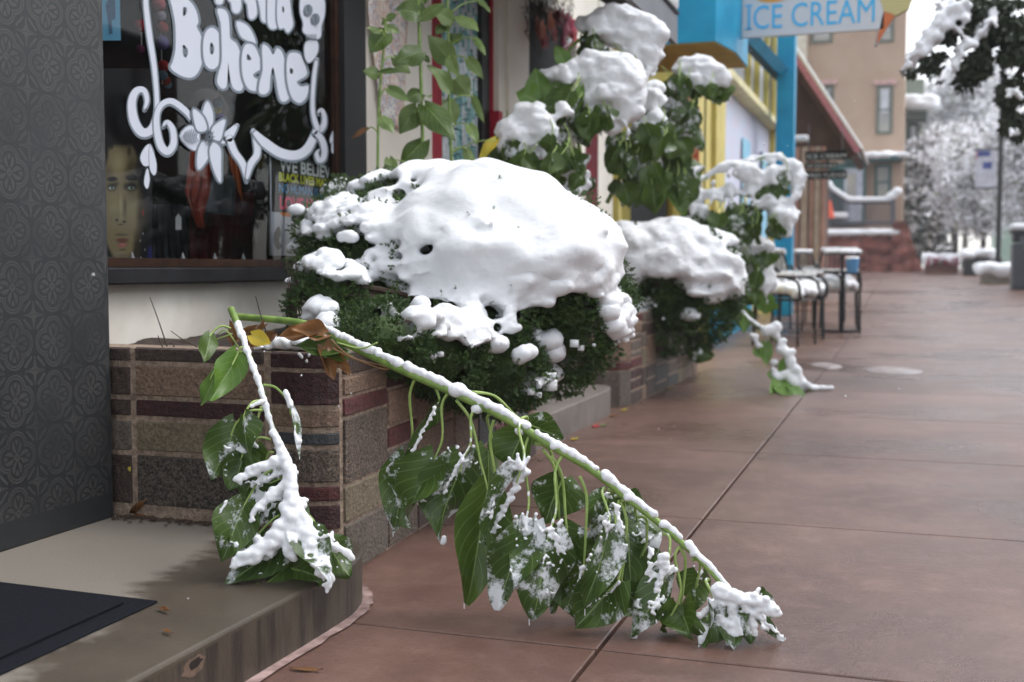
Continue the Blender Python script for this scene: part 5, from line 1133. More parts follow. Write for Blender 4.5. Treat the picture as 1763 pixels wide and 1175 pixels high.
# ---------------- junipers ----------------
def sprig_template(seed,n=9):
    r_=random.Random(seed); V=[];Fc=[]
    for i in range(n):
        t=i/n; base=np.array([0,0,t*.7]); ang=i*2.4+r_.random(); tilt=.55+.3*r_.random()
        d=unit([math.cos(ang)*tilt,math.sin(ang)*tilt,.8]); l=(1-t*.55)*.45; s=unit(np.cross(d,[r_.random(),r_.random(),.3]))*.055
        k_=len(V); V+=[base-s,base+s,base+d*l*.6+s*1.1,base+d*l,base+d*l*.6-s*1.1]; Fc.append((k_,k_+1,k_+2,k_+3,k_+4))
    return np.array(V),np.array(Fc)
SPR=[sprig_template(i) for i in range(6)]
def scatter(name,pos,dirs,sizes,templates,mat,parent,label=None):
    Vs=[];Fs=[];n=0; rs_=np.random.default_rng(1)
    ti=rs_.integers(0,len(templates),len(pos)); 
    for k_,(V0,F0) in enumerate(templates):
        idx=np.where(ti==k_)[0]
        if len(idx)==0: continue
        d=dirs[idx]; d=d/np.linalg.norm(d,axis=1)[:,None]; a=np.cross(d,rs_.normal(size=d.shape)); a/=np.linalg.norm(a,axis=1)[:,None]; b=np.cross(d,a)
        V=pos[idx][:,None,:]+sizes[idx][:,None,None]*(V0[None,:,0:1]*a[:,None]+V0[None,:,1:2]*b[:,None]+V0[None,:,2:3]*d[:,None])
        Fc=F0[None]+(np.arange(len(idx))*len(V0))[:,None,None]+n; Vs.append(V.reshape(-1,3)); Fs.append(Fc.reshape(-1,F0.shape[1])); n+=len(idx)*len(V0)
    return mk(name,np.vstack(Vs),np.vstack(Fs),mat,parent,label=label)
def ell(x,y,D,rx,ry,rd=None):
    c=at(x,y,D=D); k_=D/2004; return (c,np.array([rx*k_,(rd or (rx+ry)/2)*k_,ry*k_]))
BAS=np.stack([rt,unit([fw[0],fw[1],0]),np.array([0,0,1.])])
def esample(e,n,rs_,shell=(.80,1.02)):
    c,r=e; d=rs_.normal(size=(n,3)); d/=np.linalg.norm(d,axis=1)[:,None]; s=rs_.uniform(*shell,size=(n,1))**.5
    loc=d*r*s; p=c+loc@BAS; nn=(d/r); nn/=np.linalg.norm(nn,axis=1)[:,None]; return p,nn@BAS
def inside(p,e,k=.86):
    c,r=e; l=((p-c)@BAS.T)/r; return (l**2).sum(1)<k
def inpoly(x,y,poly):
    poly=np.array(poly,float); ins=np.zeros(len(x),bool); j=len(poly)-1
    for i in range(len(poly)):
        xi,yi=poly[i];xj,yj=poly[j]; c=((yi>y)!=(yj>y))&(x<(xj-xi)*(y-yi)/(yj-yi+1e-9)+xi); ins^=c; j=i
    return ins
def bush(label,ells,nspr,size,masks,holes,spots,loc,sn_r,voxel,nsnow,backnz=.35,D0=4.1,amp=.012,tsz=.05,seed=1,finex=0,pil=((.03,4),(.018,9),(.006,40))):
    t=thing('juniper_bush',label,'bush',loc); rs_=np.random.default_rng(seed)
    vol=np.array([np.prod(r)**(2/3) for c,r in ells]); vol/=vol.sum(); P_=[];N_=[]
    for e,v in zip(ells,vol):
        p,n=esample(e,int(nspr*v*1.5),rs_,(.62,1.06)); keep=np.ones(len(p),bool)
        for f in ells:
            if f is not e: keep&=~inside(p,f,.6)
        P_.append(p[keep]);N_.append(n[keep])
    P_=np.vstack(P_);N_=np.vstack(N_)
    # uneven outline: clumps pushed out and in
    dsp=np.array([mnoise.noise(tuple(q*7)) for q in P_])*.05+np.array([mnoise.noise(tuple(q*18)) for q in P_])*.03
    P_=P_+N_*dsp[:,None]*(D0/4.1)
    x,y,z=pr(P_); m=np.zeros(len(P_),bool)
    for q in masks: m|=inpoly(x,y,q)
    for q in holes: m&=~inpoly(x,y,q)
    fr_=((CC-P_)*N_).sum(1)>0
    kill=((m&fr_)|((~fr_)&(N_[:,2]>backnz)))&(rs_.random(len(P_))>np.where(x<finex,.42,.02))
    P_=P_[~kill];N_=N_[~kill]
    dirs=N_+rs_.normal(size=N_.shape)*.45+np.array([0,0,.25]); sz=rs_.uniform(.6,1.25,len(P_))*size
    scatter('foliage',P_,dirs,sz,SPR,'juniper',t)
    # dark inner branches
    mb=MB(); rr_=random.Random(seed)
    base=np.array(loc)+np.array([0,0,.02])
    for e in ells:
        for k_ in range(7):
            q=esample(e,1,rs_,(.3,.9))[0][0]; mid=(base+q)/2+np.array([rr_.gauss(0,.04),rr_.gauss(0,.04),.03]); mb.tube(cr([base,mid,q],4),[.012]*4+[.008]*4+[.003],5)
    mb.build('branches','juniper_twig',t)
    mb=MB(); V0,F0=ico(2)
    for c,r in ells: mb.add(c+((V0*r*.58)@BAS)*np.array([[1+.12*mnoise.noise(tuple(v*2))] for v in V0]),F0.tolist())
    mb.build('inner_foliage','juniper',t)
    # snow
    sp=[]; cand=[]
    for e,v in zip(ells,vol):
        p,n=esample(e,int(nsnow*v*2),rs_,(.92,1.0)); keep=np.ones(len(p),bool)
        for f in ells:
            if f is not e: keep&=~inside(p,f,.5)
        p=p[keep];n=n[keep]; x,y,z=pr(p); front=((CC-p)*n).sum(1)>-.02
        m=np.zeros(len(p),bool)
        for q in masks: m|=inpoly(x,y,q)
        for q in holes: m&=~inpoly(x,y,q)
        for (cx_,cy_,r_) in spots: m|=((x-cx_)**2+(y-cy_)**2<r_*r_*.12)
        hid=(~front)&(n[:,2]>backnz)
        nz=np.array([mnoise.noise(tuple(q*6)) for q in p]); hid&=(nz>-.25)
        cs=np.array([mnoise.noise(tuple(q*14)) for q in p])
        ok=(front&m)|hid
        for q,nn in zip(p[ok],n[ok]): cand.append((q,nn))
    idx=list(range(len(cand))); rr_.shuffle(idx); kept=[]; kp=np.zeros((0,3)); sc=D0/4.0
    for i in idx:
        q,nn=cand[i]; x_,y_,z_=[v[0] for v in pr(q)]
        sm=(float(np.clip(np.interp(x_,[640,800],[0,1])*np.interp(y_,[430,560],[1,.25]),0,1)) if finex else .6)
        if len(kp) and ((kp-q)**2).sum(1).min()<((.030+.008*sm)*sc)**2: continue
        if finex and sm<.5 and mnoise.noise(tuple(q*15+3))<(-.10 if x_<640 else -.28): continue
        kp=np.vstack([kp,q]); kept.append((q,nn,sm))
    for q,nn,sm in kept:
        R_=rr_.uniform(.026,.040)*(1-sm)+rr_.uniform(.040,.062)*sm; R_*=sc; th=R_*rr_.uniform(.45,.65)
        c=q+nn*(.004+.02*max(0,mnoise.noise(tuple(q*9))))*sc+np.array([0,0,th*.25+ (.03*sm*mnoise.noise(tuple(q*5)))])
        sp.append((*c,R_,R_,th))
        for k_ in range(int(10+8*sm)):
            a=rr_.uniform(0,6.28); u=rr_.random()**.5; r_s=rr_.uniform(.007,.014)*(1+.5*sm)*sc
            sp.append((c[0]+R_*u*math.cos(a),c[1]+R_*u*math.sin(a),c[2]+th*(.75*(1-u*u)-.25*u)+rr_.uniform(-.3,.25)*th,r_s,r_s,r_s*.8))
    # isolated spots: make sure each has its clump
    for (cx_,cy_,r_) in spots:
        for k_ in range(max(4,int(r_))):
            x=cx_+rr_.gauss(0,r_*.45);y=cy_+rr_.gauss(0,r_*.4)
            best=None
            for D in np.arange(D0-1.0,D0+.6,.02):
                q=at(x,y,D=D)
                if any(inside(q[None],e,1.05)[0] for e in ells): best=D;break
            if best is None: continue
            q=at(x,y,D=best-.01); rr2=r_*rr_.uniform(.16,.34)*best/2004; sp.append((*q,rr2*1.2,rr2,rr2*.7))
    def ws(co):
        if not finex: return np.full(len(co),.22)
        x,y,z=pr(co); return np.clip(np.interp(x,[620,760],[0,1])*np.interp(y,[450,570],[1,.06]),.03,1)
    def hf(co):
        if not finex: return np.ones(len(co))
        x,y,z=pr(co); return np.clip(np.maximum((y-430)/90,(700-x)/90),.2,1.)
    snow('snow_cap',sp,voxel,t,smooth=4,pil=pil,hf=hf,sub=1,ws=ws)
    return t
c5=lambda L:[(480+.3914*x,260+.3914*y) for x,y in L]
D1=3.75
E1=[ell(660,580,3.05,92,62,90),ell(750,615,3.28,105,72,100),ell(850,640,3.5,105,78,110),ell(570,520,3.35,70,70,80),ell(800,560,3.5,120,80,110),ell(850,470,D1,215,165,210),ell(960,540,D1,115,140,140),ell(860,600,D1-.02,120,105,130),ell(640,470,D1,135,125,120),ell(590,400,D1+.02,80,60,80),ell(700,380,D1+.12,110,75,110),ell(640,345,D1+.3,75,42,60),ell(620,560,D1+.05,95,75,90),ell(1010,505,D1+.05,66,95,80)]
mask=[c5([(125,380),(150,270),(215,250),(290,215),(380,230),(450,180),(520,150),(560,100),(640,95),(690,130),(720,140),(800,110),(900,130),(1000,108),(1180,160),(1350,240),(1450,350),(1480,480),(1480,600),(1535,700),(1545,860),(1490,850),(1440,780),(1405,700),(1400,640),(1340,640),(1290,600),(1235,650),(1180,695),(1130,680),(1090,680),(1065,740),(1000,790),(935,800),(925,850),(800,890),(720,860),(665,800),(655,740),(740,740),(760,780),(800,770),(770,700),(720,650),(640,650),(570,650),(570,600),(560,560),(480,560),(430,560),(380,580),(290,600),(225,610),(200,560),(120,530),(130,490),(280,470),(330,500),(345,460),(400,430),(390,390),(300,400),(200,385)]),
 c5([(530,790),(560,730),(620,700),(665,740),(665,790),(600,830),(560,835)]),c5([(110,700),(180,690),(240,750),(290,800),(180,780),(120,750)])]
holes=[c5([(655,310),(690,290),(705,335),(740,330),(705,365),(655,355)]),c5([(430,410),(520,405),(525,450),(440,455)]),c5([(480,200),(560,200),(540,235),(490,230)]),c5([(230,350),(300,400),(395,400),(390,425),(340,460),(320,475),(240,470)]),c5([(560,140),(640,120),(650,150),(600,190)])]
spots=[(753,616,11),(890,622,9),(905,616,9),(918,672,8),(926,655,10),(942,648,10),(924,587,5),(990,595,4),(1018,595,8),(1002,604,6),(548,545,12),(560,560,10),(575,570,8),(676,495,8),(768,548,6),(520,400,8),(540,372,9),(1060,580,10),(690,618,5)]
bush('large rounded juniper bush heaped with thick snow, in front of the upright sunflowers',E1,46000,.024,mask,holes,spots,(at(800,600,D=D1)[0],at(800,600,D=D1)[1],.53),.034,.0065,17000,D0=D1,finex=690,pil=((.045,4),(.020,8.5),(.007,24),(.004,50),(.002,100)))
D2=7.0
E2=[ell(1150,480,D2,95,95,90),ell(1215,480,D2,62,75,80),ell(1095,470,D2,60,75,80),ell(1170,540,D2,95,60,80)]
m2=[[(1040,440),(1060,405),(1095,395),(1105,372),(1130,368),(1165,382),(1200,384),(1230,410),(1255,440),(1275,485),(1270,512),(1250,500),(1235,505),(1205,500),(1190,480),(1160,478),(1140,485),(1110,478),(1080,480),(1050,470)],[(1178,480),(1192,480),(1203,500),(1180,505)],[(1230,495),(1252,495),(1250,512),(1235,512)]]
bush('second juniper bush capped with smooth snow, on the farther stone planter',E2,7000,.05,m2,[],[(1105,530,12),(1122,525,10),(1090,540,10),(1110,545,9),(1084,498,8),(1225,517,9),(1201,514,6),(1140,545,6),(1185,545,5)],(at(1150,560,D=D2)[0],at(1150,560,D=D2)[1],.48),.042,.014,3500,D0=D2,amp=.008,tsz=.04,seed=4)
# ---------------- snow-bowed sunflowers ----------------
def bowed(label,D,stems,blobs,leafzones,seed,vox=.008,lw=(28,50),extra=(),ss=0):
    x0,y0=stems[0][0]; t=thing('bowed_sunflower',label,'sunflower',tuple(at(x0,y0,D=D)),'snow-bowed sunflowers in the planters'); r_=random.Random(seed)
    for st in stems:
        path=cr([at(x,y,D=D+.0*i) for i,(x,y) in enumerate(st)],6); mb=MB(); mb.tube(path,np.linspace(.011,.006,len(path)),7); mb.build('stem','stem_green',t,smooth=True)
    sp=[]
    if ss:
        for st in stems:
            pt_=cr([at(x,y,D=D) for x,y in st],10)
            for i,q in enumerate(pt_):
                r0=ss*(.8+.5*mnoise.noise((i*.25,seed,0))); sp.append((q[0],q[1],q[2]+.012,r0,r0,r0*.9))
    for b in blobs:
        x,y,rx,ry=b[:4]; ds=b[4] if len(b)>4 else 0; k_=D/2004
        n=max(10,int(rx*ry/11)); rx=rx*1.1; ry=ry*1.1
        for i in range(n):
            a=r_.uniform(0,6.28); q=r_.random()**.5*.8; rr_=min(rx,ry)*r_.uniform(.34,.62)
            c=at(x+rx*q*math.cos(a),y+ry*q*math.sin(a),D=D+ds+r_.uniform(-.6,.6)*min(rx,ry)*k_); sp.append((*c,rr_*k_*1.1,rr_*k_*1.1,rr_*k_*.62))
            for _ in range(2): a2=r_.uniform(0,6.28); r2=rr_*k_*r_.uniform(.25,.42); sp.append((c[0]+rr_*k_*math.cos(a2),c[1]+rr_*k_*math.sin(a2),c[2]-rr_*k_*r_.uniform(-.2,.5),r2,r2,r2))
    for b in blobs:
        if r_.random()<.75 and len(blobs)<30:
            x,y,rx,ry=b[:4]; x0_=x+r_.uniform(-.7,.7)*rx; l_=r_.uniform(.7,2.0)*ry; chain(sp,[(x0_,y),(x0_+r_.uniform(-6,6),y+ry*.6+l_*.5),(x0_+r_.uniform(-10,10),y+ry*.6+l_)],min(rx,ry)*.45,3.0,D-.05,r_,5,.2)
    snow('snow',sp,vox,t,smooth=5,ws=lambda co:np.full(len(co),.16),pil=((.028,8),(.014,18),(.006,45)))
    for (px0,py0,px1,py1,n,mt,ln) in leafzones:
        for i in range(n):
            x=r_.uniform(px0,px1);y=r_.uniform(py0,py1); l=ln*r_.uniform(.7,1.2); dx=r_.gauss(0,.25)*l; dd=r_.uniform(-.16,.16)
            B_=at(x,y,D=D+dd); T2=at(x+dx,y+l,D=D+dd+r_.uniform(-.04,.04)); m_=mt if isinstance(mt,str) else r_.choice(mt)
            o,V=addleaf(t,B_,T2,r_.uniform(*lw)*D/2004,unit(camdir+rt*r_.gauss(0,.7)+np.array([0,0,r_.gauss(.1,.3)])),m_,twist=r_.uniform(-1,1),fold=r_.choice([-.5,.5]),curl=r_.uniform(-.22,.22),wave=.08,seed=r_.random()*50,nu=8,nv=6)
            mb=MB(); up_=at(x-dx*.3+r_.gauss(0,8),y-r_.uniform(14,34),D=D+dd*.5); mb.tube(cr([up_,(up_+B_)/2+rt*.01,B_],3),.003,5); mb.build('petiole','petiole',o,smooth=True)
    for b_,tp,wpx,mt,ds in extra:
        o,V=addleaf(t,at(*b_,D=D+ds),at(*tp,D=D+ds),wpx*D/2004,unit(camdir+np.array([0,0,.3])),mt,fold=.2,curl=-.1,seed=b_[0])
    return t
LG=['leaf_frost','leaf','leaf_heavy_frost','leaf']
cc6=lambda x,y:(840+x*.298,y*.298)
def bl6(L): return [(840+x*.298,y*.298,rx*.298,ry*.298)+tuple(r) for x,y,rx,ry,*r in L]
bowed('tallest bowed sunflower with a huge rounded snow cap, above the other heads',5.6,[[(1010,330),(985,180),(975,120),(985,80),(1040,50),(1100,70),(1130,110)]],
  bl6([(690,95,100,62),(790,95,110,62),(600,140,80,52),(860,160,100,86),(925,225,78,95),(760,200,100,70),(880,310,80,70),(950,390,38,70),(810,290,60,50),(700,45,45,26),(545,165,38,40),(960,300,50,80)]),
  [(985,55,1045,80,10,LG,34),(1060,100,1120,118,6,LG,30)],21,.009)
bowed('broad bowed sunflower in the middle, snow slumping over drooping leaves',5.3,[[(885,300),(905,190),(960,140),(1010,105),(1055,110),(1090,160)],[(895,260),(930,180),(975,130)]],
  bl6([(620,340,80,45),(720,360,110,70),(800,440,90,90),(740,520,120,90),(680,600,110,60),(620,660,70,50),(780,640,110,70),(700,740,80,45),(500,400,90,50),(440,450,60,45),(560,430,60,70),(850,560,50,90),(540,560,60,60),(380,400,50,40),(470,225,25,35),(330,440,40,40)]),
  [(945,150,1010,190,10,LG,44),(965,170,1020,210,10,LG,44),(1000,180,1050,205,5,LG,30)],22,.009,extra=[((925,175),(888,160),54,'leaf_bright',-.05),((928,172),(922,118),50,'leaf_bright',-.02),((975,112),(955,80),32,'leaf_bright',0),((1000,150),(990,200),20,'leaf_bright',-.1)])
bowed('lower left bowed sunflower with long snow lobes against the cream pilaster',5.1,[[(900,320),(880,260),(890,215),(920,185)]],
  bl6([(250,680,90,70),(200,800,70,90),(320,760,80,100),(160,870,50,50),(350,860,70,50),(120,720,50,50),(90,850,40,60),(280,620,50,40),(80,760,40,40),(240,920,50,40),(60,980,60,50),(440,640,50,60)]),
  [(860,215,900,280,10,LG,40),(890,260,955,285,14,LG,44),(945,215,990,270,10,LG,40)],23,.009,extra=[((965,262),(958,312),34,'leaf',-.05),((885,200),(868,235),26,'leaf_bright',0)])
bowed('small bowed sunflower head low beside the dark red door jamb',5.4,[[(960,330),(965,290),(985,275)]],bl6([(470,990,60,50),(520,1020,60,50),(560,1080,35,50),(440,1040,50,50),(500,1090,45,40),(150,1000,40,40)]),[(955,300,1005,315,8,LG,26)],24,.009)
bowed('right-hand bowed sunflower trailing a long tongue of snow',5.8,[[(1045,350),(1075,290),(1090,240),(1100,190),(1115,165),(1140,200)]],
  bl6([(920,520,50,50),(950,600,70,60),(980,700,55,60),(990,800,35,90),(900,740,80,45),(1000,880,22,60),(870,620,50,50),(960,540,50,60)]),
  [(1060,215,1110,280,14,LG,44),(1055,270,1130,340,12,['leaf','leaf_frost','leaf'],44),(1095,200,1150,260,10,LG,44)],25,.009)
bowed('bowed sunflower in front of the yellow pier with a flat snow hood',7.2,[[(1180,350),(1175,240),(1180,160),(1200,120)]],
  [(1200,108,38,14),(1175,120,20,14),(1225,125,28,18),(1245,140,16,12),(1200,135,30,14),(1165,165,10,12),(1150,190,14,12),(1180,200,10,18),(1175,230,12,20),(1185,215,12,20),(1200,290,20,8),(1140,215,12,10),(1215,145,25,10)],
  [(1155,125,1190,150,8,LG,40),(1195,145,1250,158,12,LG,22),(1150,170,1200,260,26,LG,42),(1120,250,1190,330,22,['leaf','leaf_frost','leaf'],44)],26,.012)
bowed('long arching sunflower stem bent into a snow-laden hoop before the blue post',7.6,[[(1160,345),(1200,315),(1260,285),(1310,272),(1350,275),(1372,300),(1370,340)]],
  [(1185,325,14,6),(1215,308,16,7),(1245,294,16,7),(1275,281,18,8),(1305,272,20,9),(1335,272,20,9),(1360,282,18,12),(1374,302,12,20),(1370,330,12,18),(1340,300,24,12),(1310,310,18,14),(1290,330,22,12),(1255,328,22,10),(1220,330,20,12),(1190,345,16,16),(1200,360,16,12),(1330,350,24,16),(1350,375,20,20),(1335,395,16,12),(1310,355,16,10),(1290,300,20,16),(1240,345,14,8)],
  [(1175,345,1340,400,30,['leaf','leaf_frost','leaf_heavy_frost'],34),(1320,290,1365,330,6,LG,30)],27,.012,ss=.034)
bowed('low sunflower clump sagging under snow beside the chairs',7.8,[[(1290,520),(1285,460),(1295,410)]],
  [(1295,415,16,14),(1310,435,20,22),(1280,440,18,18),(1300,465,28,20),(1320,480,16,22),(1275,475,18,18),(1290,495,20,14),(1262,450,14,14)],
  [(1255,420,1330,470,16,LG,36),(1250,490,1325,540,14,['leaf','leaf_bright'],30),(1195,560,1215,620,6,LG,24)],28,.014)
# second snapped stem reaching the pavement
bt_=thing('broken_sunflower','distant snapped sunflower whose tip touches the pavement before the chairs','sunflower',tuple(at(1390,680,Z=0)))
st=[(1235,505),(1270,535),(1300,560),(1330,580),(1352,605),(1370,640),(1395,672)]; dst=[7.4,7.35,7.3,7.25,7.2,7.1,7.0]
path=cr([at(x,y,D=d) for (x,y),d in zip(st,dst)],6); mb=MB(); mb.tube(path,np.linspace(.016,.008,len(path)),7); mb.build('stem','stem_green',bt_,smooth=True)
sp=[];r_=random.Random(33); k_=7.2/2004
for q in path: 
    for i in range(3): sp.append((*(q+np.array([r_.gauss(0,.006),r_.gauss(0,.006),.014])),.014,.014,.012))
for x,y,rx in [(1318,570,11),(1330,568,12),(1338,575,9),(1348,600,10),(1358,608,9),(1345,592,7),(1362,625,10),(1370,635,10),(1352,645,10),(1340,650,10),(1365,655,12),(1380,660,10),(1390,670,10),(1400,672,9),(1415,676,7),(1428,672,6),(1385,680,8),(1330,628,7),(1332,640,6),(1300,580,7),(1308,595,6),(1375,645,9)]:
    for i in range(4): c=at(x+r_.gauss(0,3),y+r_.gauss(0,3),D=7.05); c[2]=max(c[2],.02); sp.append((*c,rx*k_*.8,rx*k_*.8,rx*k_*.7))
snow('snow',sp,.01,bt_,smooth=2,amp=.008,tsz=.04)
for b_,tp,w_ in [((1318,590),(1320,630),22),((1300,600),(1312,618),16),((1350,655),(1328,676),28),((1362,662),(1385,682),24),((1340,660),(1360,680),30),((1280,545),(1282,575),14),((1355,620),(1345,655),22),((1325,640),(1335,655),16)]:
    B_=at(*b_,D=7.05);T2=at(*tp,D=7.03); 
    if T2[2]<.01:T2=at(*tp,Z=.012)
    addleaf(bt_,B_,T2,w_*k_*1.2,unit(camdir+np.array([0,0,.5])),'leaf_bright',fold=.3,seed=b_[0],nu=8,nv=6)
# dry stalks in the planter soil
mb=None
for i,pts in enumerate([[(288,597),(272,550),(258,512)],[(458,572),(448,540),(440,510)],[(340,598),(315,585),(294,570)],[(280,598),(275,588),(272,578)],[(300,598),(296,590)]]):
    mb=MB(); mb.tube(cr([at(x,y,D=2.95 if i!=1 else 2.8) for x,y in pts],4),np.linspace(.002,.001,4*(len(pts)-1)+1),5); tag(mb.build('dry_stalk','juniper_twig'),['tallest thin dry stalk, leaning left by the pale wall','thin reddish dry stalk behind the snapped stem tops','low slanting dry twig on the planter soil','short upright dry stub beside the tall stalk','tiny dry stub between the stalk and the slanting twig'][i],'stalk','dry stalks in the planter soil')
tw=thing('withered_plant','withered grey twigs of a small plant between the sill and the big bush','plant',tuple(at(505,580,D=3.3))); mb=MB(); r_=random.Random(8)
for i in range(16):
    x=r_.uniform(496,525); mb.tube(cr([at(x+r_.gauss(0,4),590,D=3.3),at(x+r_.gauss(0,6),520,D=3.3),at(x+r_.gauss(0,12),r_.uniform(440,500),D=3.3)],4),[.003]*5+[.0015]*4,4)
mb.build('twigs','juniper_twig',tw)
# leaf litter
labs=['curled tan leaf standing against the planter foot on the doorstep','small orange flake stuck in the mortar at the planter end','red fallen leaf at the far doorstep edge','yellow fallen leaf at the near foot of the far doorstep','orange leaf by the corner of the far planter','small brown leaf lying on the pavement beyond the far doorstep','dark brown leaf scrap beside the near doorstep mortar','brown leaf scrap on the doorstep near the mat','tiny brown scrap by the mat corner','yellow leaf scrap at the foot of the farther planter','pale dry leaf beside the red leaf','russet leaf between the orange leaf and the red leaf','brown bits at the bush foot, nearest the snapped stem']
lit=[((232,885),(300,860),40,.116,'leaf_brown',1.0),((222,805),(224,812),6,.24,'leaf_yellow',.5),((1022,735),(1032,728),11,0,'fl_red',.3),((985,757),(996,750),10,0,'leaf_yellow',.3),((1072,707),(1080,700),8,0,'leaf_yellow',.5),((1072,731),(1080,729),6,0,'leaf_brown',.2),((505,1150),(555,1148),12,0,'leaf_brown',.4),((275,1046),(292,1048),10,.116,'leaf_brown',.8),((283,1084),(296,1086),8,.116,'leaf_brown',.5),((1150,668),(1160,664),8,0,'leaf_yellow',.3),((1036,733),(1044,727),9,0,'leaf_pale',.3),((1052,717),(1062,711),9,0,'leaf_brown',.3),((690,905),(715,893),12,0,'leaf_brown',.4)]
for i,(a,b_,w_,z_,mt,cl_) in enumerate(lit):
    A_=at(*a,Z=z_+.006) if i!=1 else at(*a,Y=2.455); B_=at(*b_,Z=z_+.012) if i!=1 else at(*b_,Y=2.453)
    if i==0: B_=at(*b_,D=pr(A_)[2][0]); 
    D=pr(A_)[2][0]; V,Fc,UV=leafgeo(A_,B_,w_*D/2004,unit([0.1,-.25,1]) if i else unit(camdir),fold=cl_,curl=.15,wave=.15,seed=i,nu=8,nv=6); V[:,2]=np.maximum(V[:,2],z_+.004) if i!=1 else V[:,2]
    o=mk('fallen_leaf',V,Fc,mt,None,None,True,UV); tag(o,labs[i],'leaf','fallen leaves along the planters'); o.modifiers.new('s','SOLIDIFY').thickness=.0008
# scattered litter crumbs along walls: stuff
V=[];Fc=[];r_=random.Random(17)
for i in range(420):
    if r_.random()<.5: X=-1.36+abs(r_.gauss(0,.03));Y=r_.uniform(2.55,4.4)
    else: X=-1.38+abs(r_.gauss(0,.035));Y=r_.uniform(5.9,8.3)
    s=r_.uniform(.003,.012); a=r_.uniform(0,6.28); k_=len(V)
    V+=[(X+s*math.cos(a),Y+s*math.sin(a),.005+r_.uniform(0,.006)),(X-s*.5*math.sin(a),Y+s*.5*math.cos(a),.006),(X-s*math.cos(a),Y-s*math.sin(a),.005+r_.uniform(0,.006)),(X+s*.5*math.sin(a),Y-s*.5*math.cos(a),.006)]; Fc.append((k_,k_+1,k_+2,k_+3))
for i in range(300):
    X=r_.uniform(-1.9,-1.3);Y=2.455-abs(r_.gauss(0,.02)); s=r_.uniform(.003,.010); k_=len(V); V+=[(X+s,Y,.119),(X,Y+s*.6,.123),(X-s,Y,.119),(X,Y-s*.6,.121)]; Fc.append((k_,k_+1,k_+2,k_+3))
tag(mk('leaf_litter',V,Fc,'juniper_twig'),'crumbs of dead leaf along the foot of the planters','litter',None,'stuff')
# ---------------- chairs, table, bin, lamp, banners ----------------
P('chair_metal',(48,50,56),rough=.35,metallic=.6); P('cup_blue',(90,150,200)); P('bin_grey',(64,68,76),rough=.5); P('bin_dark',(34,36,42)); P('lime',(120,180,60)); P('lamp_black',(30,30,34),rough=.4)
def chair_parts(t):
    mb=MB(); mb.box(-.24,.24,-.23,.23,.425,.44); 
    o=mb.build('seat','chair_metal',t)
    for sx in(-1,1):
        for sy in(-1,1): mb=MB(); mb.tube([(sx*.24,sy*.22,0),(sx*.23,sy*.21,.43)],.012,6); mb.build('leg','chair_metal',t)
        mb=MB(); mb.tube(cr([(sx*.25,-.24,.43),(sx*.27,-.22,.60),(sx*.27,-.05,.655),(sx*.26,.18,.655),(sx*.25,.26,.72)],5),.016,6); mb.build('arm','chair_metal',t)
        mb=MB(); mb.tube(cr([(sx*.24,.22,.43),(sx*.235,.27,.65),(sx*.20,.31,.84)],5),.012,6); mb.build('back_post','chair_metal',t)
    mb=MB(); mb.tube(cr([(-.2,.31,.84),(0,.33,.87),(.2,.31,.84)],5),.012,6)
    for i in range(7): x=-.16+i*.053; mb.tube([(x,.24,.45),(x,.28,.65),(x,.315,.85)],.006,5)
    mb.build('backrest','chair_metal',t)
def local_thing(name,label,cat,group=None):
    return thing(name,label,cat,(0,0,0),group)
def place_chair(x,y,rz,label,seed,full):
    z=gz(y); t=thing('cafe_chair',label,'chair',(0,0,0),'metal cafe chairs with snow on the seats'); chair_parts(t)
    r_=random.Random(seed); sp=[]
    for i in range(90): 
        a,b_=r_.uniform(-.21,.21),r_.uniform(-.20,.20); sp.append((a,b_,.465+full*.05*(1-(a*a+b_*b_)*9)+r_.uniform(0,.02),.065,.065,.05))
    for i in range(14):
        a=r_.uniform(-.16,.16); sp.append((a,.26,.5+.05*r_.random(),.05,.05,.06))
    for s in(-1,1):
        for q in np.linspace(-.2,.2,12): sp.append((s*.265,q,.67,.022,.022,.018))
    for q in np.linspace(-.2,.2,10): sp.append((q,.325,.885,.028,.028,.024))
    if seed==2:
        for i in range(60): a=r_.uniform(-.17,.17);b_=r_.uniform(0,1); sp.append((a,.24+.08*b_-.03,.48+.4*b_,.05,.035,.05))
    snow('snow_cap',sp,.014,t,smooth=3,amp=.008,tsz=.06)
    t.location=(x,y,z); t.rotation_euler=(0,0,rz)
place_chair(-1.10,11.35,R(75),'nearest metal cafe chair with curved arms and a thick slab of snow on its seat',1,1.5)
place_chair(-1.32,13.6,R(150),'cafe chair with snow plastered up its backrest, behind the nearest chair',2,1)
place_chair(-.86,14.4,R(200),'farther cafe chair on the pavement side, next to the little table',3,1)
place_chair(-1.02,12.25,R(95),'second metal cafe chair in the row, arms curving over a snowy seat',5,1.2)
place_chair(-.80,13.3,R(70),'third metal cafe chair in the row, nearest to the pavement joint',6,1.2)
tx,ty=at(1450,437,Y=13.2)[0],13.2; tz=gz(ty)
tt=thing('cafe_table','round cafe table with a flat layer of snow, among the chairs','table',(tx,ty,tz)); mb=MB(); mb.cyl((tx,ty),.016,tz,.88,10); mb.cyl((tx,ty),.2,tz,tz+.02,20); mb.build('leg','chair_metal',tt); mb=MB(); mb.cyl((tx,ty),.20,.88,.90,24); mb.build('top','chair_metal',tt)
r_=random.Random(1); snow('snow_cap',[(tx+q*math.cos(a),ty+q*math.sin(a),.915,.05,.05,.03) for q,a in ((r_.random()**.5*.17,r_.uniform(0,6.28)) for _ in range(70))],.014,tt)
c=at(1467,470,Y=13.0); mb=MB(); mb.tube([c+[0,0,-.0],c+[0,0,.15]],[.055,.075],16); o=mb.build('cup','cup_blue'); 
tag(o,'blue cup with snow in it standing beside the snowy cafe table','cup')
